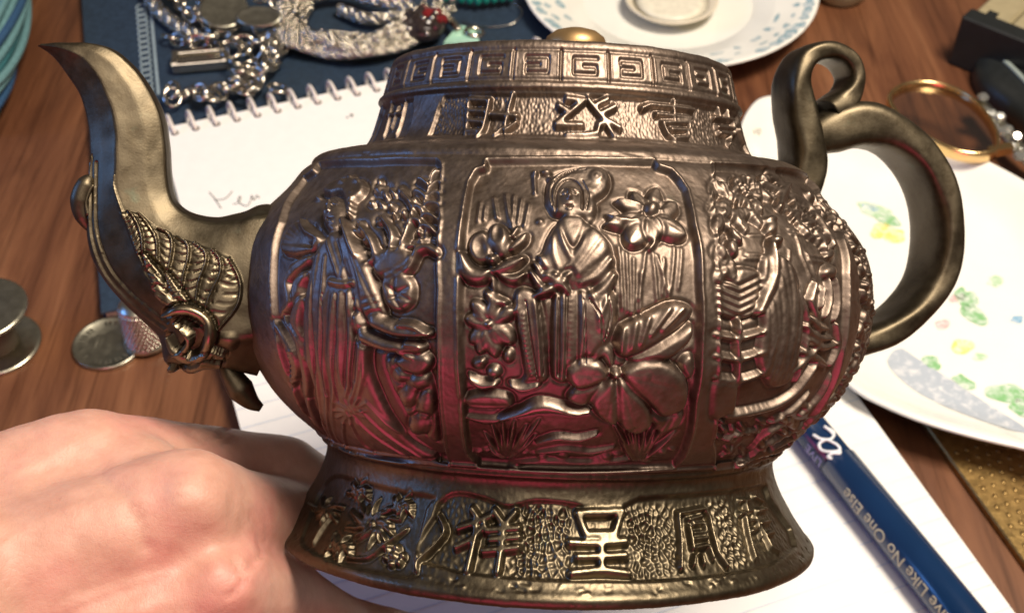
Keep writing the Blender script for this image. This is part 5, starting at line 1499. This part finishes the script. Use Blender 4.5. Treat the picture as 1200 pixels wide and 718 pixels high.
cry = thing('crystal_cluster', at(1180, 155, .6), 'row of clear sparkling crystals in silver beside the gold-rimmed lens', 'brooch')
m = MB(); m.add(*tube(catmull([at(1146, 120, 1.0), at(1170, 146, 1.1), at(1192, 172, 1.0), at(1222, 204, .8)], 8), .34, 10, flat=.6)); child(m, 'silver_mount', M['dullsilver'], cry)
for k in range(16):
    t_ = k / 15; p = at(1146 + 74 * t_ + (-1) ** k * 6, 118 + 84 * t_ + rnd.uniform(-5, 5), 1.35)
    m = MB(); m.add(*lathe([(.0, -.2), (.24, -.04), (.24, .02), (.14, .13), (0, .135)], 8, basis((rnd.uniform(-.3, .3), rnd.uniform(-.6, 0), 1)), p), False); child(m, 'crystal', simple('crystal_facets', (.6, .61, .58), .22, .85) if k == 0 else bpy.data.materials['crystal_facets'], cry)
BK = simple('black_plastic', (.012, .014, .014), .4); CRE = simple('cream_plastic', (.33, .28, .165), .5, 0, .08)
gad = thing('cream_and_black_gadget', at(1180, 60, 0), 'cream gadget with a black end cap lying at the top right', 'gadget')
g0, g1 = at(1128, 42, 1.2), at(1212, 76, 1.2); gx = (g1 - g0); gx[2] = 0; gl = np.linalg.norm(gx); gx /= gl; gy = np.array([-gx[1], gx[0], 0])
A_ = basis((0, 0, 1), gx); gc = (g0 + g1) / 2
m = MB(); m.add(*boxv(gc + gy * -.1, A_, (gl / 2 + .1, .45, 1.2)), False); child(m, 'end_cap', BK, gad)
for s_, w_ in ((-.48, .46), (.50, .46)):
    m = MB(); m.add(*boxv(gc + gy * 2.6 + gx * gl * .5 * s_, A_, (gl * .25 * .95, 2.2, 1.1)), False); child(m, 'side_plate', CRE, gad)
m = MB(); m.add(*boxv(at(1160, 20, 2.3), A_, (.22, .42, .05)), False); child(m, 'slot', BK, gad)
m = MB(); m.add(*boxv(at(1142, 58, 1.0), A_, (.75, .1, .12)), False); child(m, 'metal_lip', M['dullsilver'], gad)
poc = thing('black_pouch', at(1180, 110, 0), 'black pouch with a pale seam between gadget and crystals', 'pouch')
O_ = outline_world([(1150, 66), (1175, 62), (1230, 84), (1260, 130), (1230, 190), (1188, 140), (1150, 108), (1140, 84)], .4)
m = MB(); m.add(*ringplate(O_, [(.96, 0), (1.0, .2), (1.0, .5), (.94, .85), (.7, 1.05), (.3, 1.1)])); child(m, 'pouch_body', BK, poc)
m = MB(); m.add(*tube(catmull([at(1168, 64, 1.05), at(1182, 76, 1.15), at(1200, 94, 1.15), at(1222, 120, 1.1)], 8), .11, 8)); child(m, 'seam', simple('grey_green_piping', (.26, .31, .28), .5), poc)

# brass-coloured plate at the lower right
brs = thing('brass_ruler', at(1180, 600, 0), 'stippled brass strip on the desk at the lower right, half under the plate', 'ruler')
q0, q1 = at(1106, 528, .25)[:2], at(1218, 684, .25)[:2]; dx = (q1 - q0) / np.linalg.norm(q1 - q0); dy = np.array([-dx[1], dx[0]])
if dy[0] < 0: dy = -dy
m = MB(); m.add(*slab(ccw([q0 - dx * 3, q1 + dx * 3, q1 + dx * 3 + dy * 2.9, q0 - dx * 3 + dy * 2.9]), .02, .28, .05), False); child(m, 'strip', simple('stippled_brass', (.30, .20, .075), .42, .9, .3, 500, .0003), brs)
nx_ = 0
for i in range(int((np.linalg.norm(q1 - q0) + 2.6) / .36)):
    for j in range(7):
        p = q0 + dx * (i * .36 + .2) + dy * (.35 + j * .36 + (.18 if i % 2 else 0))
        if nx_ == 0: m = MB(); m.add(*ball((0, 0, 0), .085, 8, 4, (1, 1, .4))); o = m.build('stud', bpy.data.materials['stippled_brass'], brs); first = o
        else: o = first.copy(); COL.objects.link(o)
        o.parent = brs; o.location = [(p[0]) * .01 - brs.location[0], p[1] * .01 - brs.location[1], .0028 - brs.location[2]]; nx_ += 1

# ------------------------------------------------------------------ the hand that holds the pot
t = NT('skin'); v = t.coord()
n1 = t.noise(45, 4, .6, v); n2 = t.noise(900, 5, .7, v); n3 = t.noise(220, 5, .65, v)
vo = t.n('ShaderNodeTexVoronoi', feature='DISTANCE_TO_EDGE'); vo.inputs['Scale'].default_value = 1500; t.l(t.coord((1, .55, 1), (0, 0, .5)), vo.inputs['Vector'])
base = t.ramp(n1.outputs['Fac'], [(.3, (.50, .265, .20)), (.5, (.56, .315, .24)), (.72, (.57, .26, .215))])
base = t.mix(.45, base, t.ramp(n3.outputs['Fac'], [(.3, (.72, .62, .58)), (.6, (1, 1, 1))]), 'MULTIPLY')
t.l(base, t.p.inputs['Base Color'])
t.set(Roughness=.5); t.p.inputs['Subsurface Weight'].default_value = .22; t.p.inputs['Subsurface Radius'].default_value = (1, .35, .2); t.p.inputs['Subsurface Scale'].default_value = .003
b1 = t.bump(t.ramp(vo.outputs['Distance'], [(0, (0, 0, 0)), (.18, (1, 1, 1))]),   .00005, .3)
b2 = t.bump(n2.outputs['Fac'], .00016, .6, b1); t.bump(n3.outputs['Fac'], .0002, .4, b2)
M['skin'] = t.m
def hp(x, y, d): return atd(x, y, d)
bones = []
def bone(a, b, ra, rb): bones.append((hp(*a), hp(*b), ra, rb))
MC = {'i': (104, 548, 23.0), 'm': (218, 594, 21.9), 'r': (254, 690, 21.9), 'l': (250, 782, 22.6)}
CB = {'i': (-110, 628, 21.8), 'm': (-80, 706, 20.9), 'r': (-60, 780, 21.0), 'l': (-40, 850, 21.6)}
RM = {'i': 1.14, 'm': 1.08, 'r': 1.02, 'l': .95}
for k in 'imrl': bone(CB[k], MC[k], RM[k] * 1.2, RM[k])
def mid(a, b, dz=.25): return ((a[0] + b[0]) / 2, (a[1] + b[1]) / 2, (a[2] + b[2]) / 2 + dz)
for a, b, z_, r_ in (('i', 'm', .35, 1.0), ('m', 'r', .35, .95), ('r', 'l', .4, .9)):
    bone(mid(CB[a], CB[b], .05), mid(MC[a], MC[b], z_), 1.28, r_)
    bone(mid(CB[a], CB[b], .05), tuple(.5 * np.array(mid(CB[a], CB[b], 0)) + .5 * np.array(mid(MC[a], MC[b], .1))), 1.28, 1.15)
for a, b in ('im', 'mr', 'rl'): bone(mid(CB[a], CB[b], 1.4), mid(MC[a], MC[b], 1.6), 1.3, .95)
bone(CB['m'], (-330, 900, 20.5), 2.0, 2.4); bone(CB['l'], (-330, 960, 21.5), 1.7, 2.2)
# knuckle heads and faint extensor tendons
for k, (dx_, dy_) in (('i', (0, 0)), ('m', (4, -6)), ('r', (2, -4)), ('l', (0, 0))):
    x, y, d = MC[k]; bones.append((hp(x + dx_, y + dy_, d - .52), hp(x + dx_ + 8, y + dy_ + 1, d - .46), .66, .64))
    bones.append((hp(x, y, d - .78), hp((x + CB[k][0]) / 2, (y + CB[k][1]) / 2, (d + CB[k][2]) / 2 - 1.0), .2, .16))
# fingers
for ch in ([(104, 548, 23.0, 1.1), (190, 548, 24.3, .98), (268, 556, 25.5, .95), (330, 556, 26.4, .88), (392, 590, 27.4, .78), (440, 620, 28.0, .68)],
           [(218, 594, 21.9, 1.05), (272, 606, 23.2, .98), (322, 612, 24.9, .95), (362, 618, 26.6, .85), (420, 640, 27.8, .76), (470, 655, 28.2, .66)],
           [(254, 690, 21.9, .98), (300, 700, 23.2, .9), (338, 706, 24.7, .86), (400, 742, 26.2, .78), (470, 752, 27.0, .7), (520, 752, 27.2, .6)],
           [(250, 782, 22.6, .9), (310, 784, 23.8, .82), (360, 792, 25.2, .78), (430, 800, 26.4, .7), (490, 800, 27.0, .6)],
           [(-60, 640, 23.6, 1.35), (60, 640, 25.6, 1.2), (160, 640, 27.4, 1.05), (250, 650, 28.8, .95), (320, 660, 29.4, .8)]):
    for a, b in zip(ch[:-1], ch[1:]): bone(a[:3], b[:3], a[3], b[3])
m = MB()
for a, b, ra, rb in bones:
    L_ = np.linalg.norm(b - a); n_ = max(2, int(L_ / (min(ra, rb) * .22)) + 1)
    for i in range(n_ + 1):
        s = i / n_; m.add(*ball(a + (b - a) * s, ra + (rb - ra) * s, 14, 9))
org = hp(104, 620, 23)
hand = m.build('hand', M['skin'], None, org)
tag(hand, 'bare left hand, back of the knuckles up, gripping the teapot foot from the left', 'hand')
bpy.context.view_layer.update()
rm = hand.modifiers.new('remesh', 'REMESH'); rm.mode = 'VOXEL'; rm.voxel_size = .0011; rm.use_smooth_shade = True
sm = hand.modifiers.new('smooth', 'SMOOTH'); sm.factor = .5; sm.iterations = 16
dg = bpy.context.evaluated_depsgraph_get(); me = bpy.data.meshes.new_from_object(hand.evaluated_get(dg))
# skin folds at the joints, knuckle creases and gentle unevenness, worked into the surface
co = np.empty(len(me.vertices) * 3, np.float32); me.vertices.foreach_get('co', co); co = co.reshape(-1, 3)
no = np.empty(len(me.vertices) * 3, np.float32); me.vertex_normals.foreach_get('vector', no); no = no.reshape(-1, 3)
W = co * 100 + org; dd = W - CAMP; zz = dd @ FWD
hx = 600 + FPX * (dd @ RGT) / zz; hy = 359 - FPX * (dd @ UPV) / zz
FH = Field(hx * PXC, hy * PXC, False, lambda p: np.asarray(p, float).reshape(-1, 2) * PXC)
FH.lim = (no * dd).sum(1) < 0
for p, w, h in (([(222, 506), (236, 513), (252, 512), (270, 500)], 4, -.07), ([(232, 516), (250, 522), (276, 514)], 3, -.05), ([(276, 655), (284, 668), (292, 664), (306, 650)], 5, -.09), ([(268, 700), (280, 690), (288, 676)], 4, -.07),
                ([(300, 590), (310, 606), (312, 630)], 3, -.03), ([(292, 600), (300, 615), (302, 640)], 3, -.03), ([(0, 560), (40, 545), (70, 530), (90, 512)], 7, .035), ([(0, 640), (50, 610), (110, 590), (160, 584)], 8, .03), ([(60, 718), (130, 690), (200, 670)], 8, .03),
                ([(120, 560), (150, 590), (170, 640)], 14, -.05), ([(170, 640), (210, 650), (236, 668)], 12, -.02)):
    FH.stroke(p, w, h, 'add', prof='soft')
for k in range(520):
    x, y = rnd.uniform(-20, 330), rnd.uniform(480, 718); a_ = rnd.gauss(.95, .35); l_ = rnd.uniform(6, 16)
    FH.stroke([(x, y), (x + l_ * .5 * math.cos(a_) + 1.5, y + l_ * .5 * math.sin(a_)), (x + l_ * math.cos(a_), y + l_ * math.sin(a_))], [.5, 1.1, .4], -rnd.uniform(.006, .016), 'add', prof='soft')
FH.D += (vnoise(FH.X, FH.Y, .35, 21) * .03 + vnoise(FH.X, FH.Y, .9, 22) * .05).astype(np.float32)
co += no * FH.D[:, None] * .01
me.vertices.foreach_set('co', co.ravel()); me.update()
old = hand.data; hand.modifiers.clear(); hand.data = me; bpy.data.meshes.remove(old)
if not me.materials: me.materials.append(M['skin'])
me.polygons.foreach_set('use_smooth', np.ones(len(me.polygons), bool))
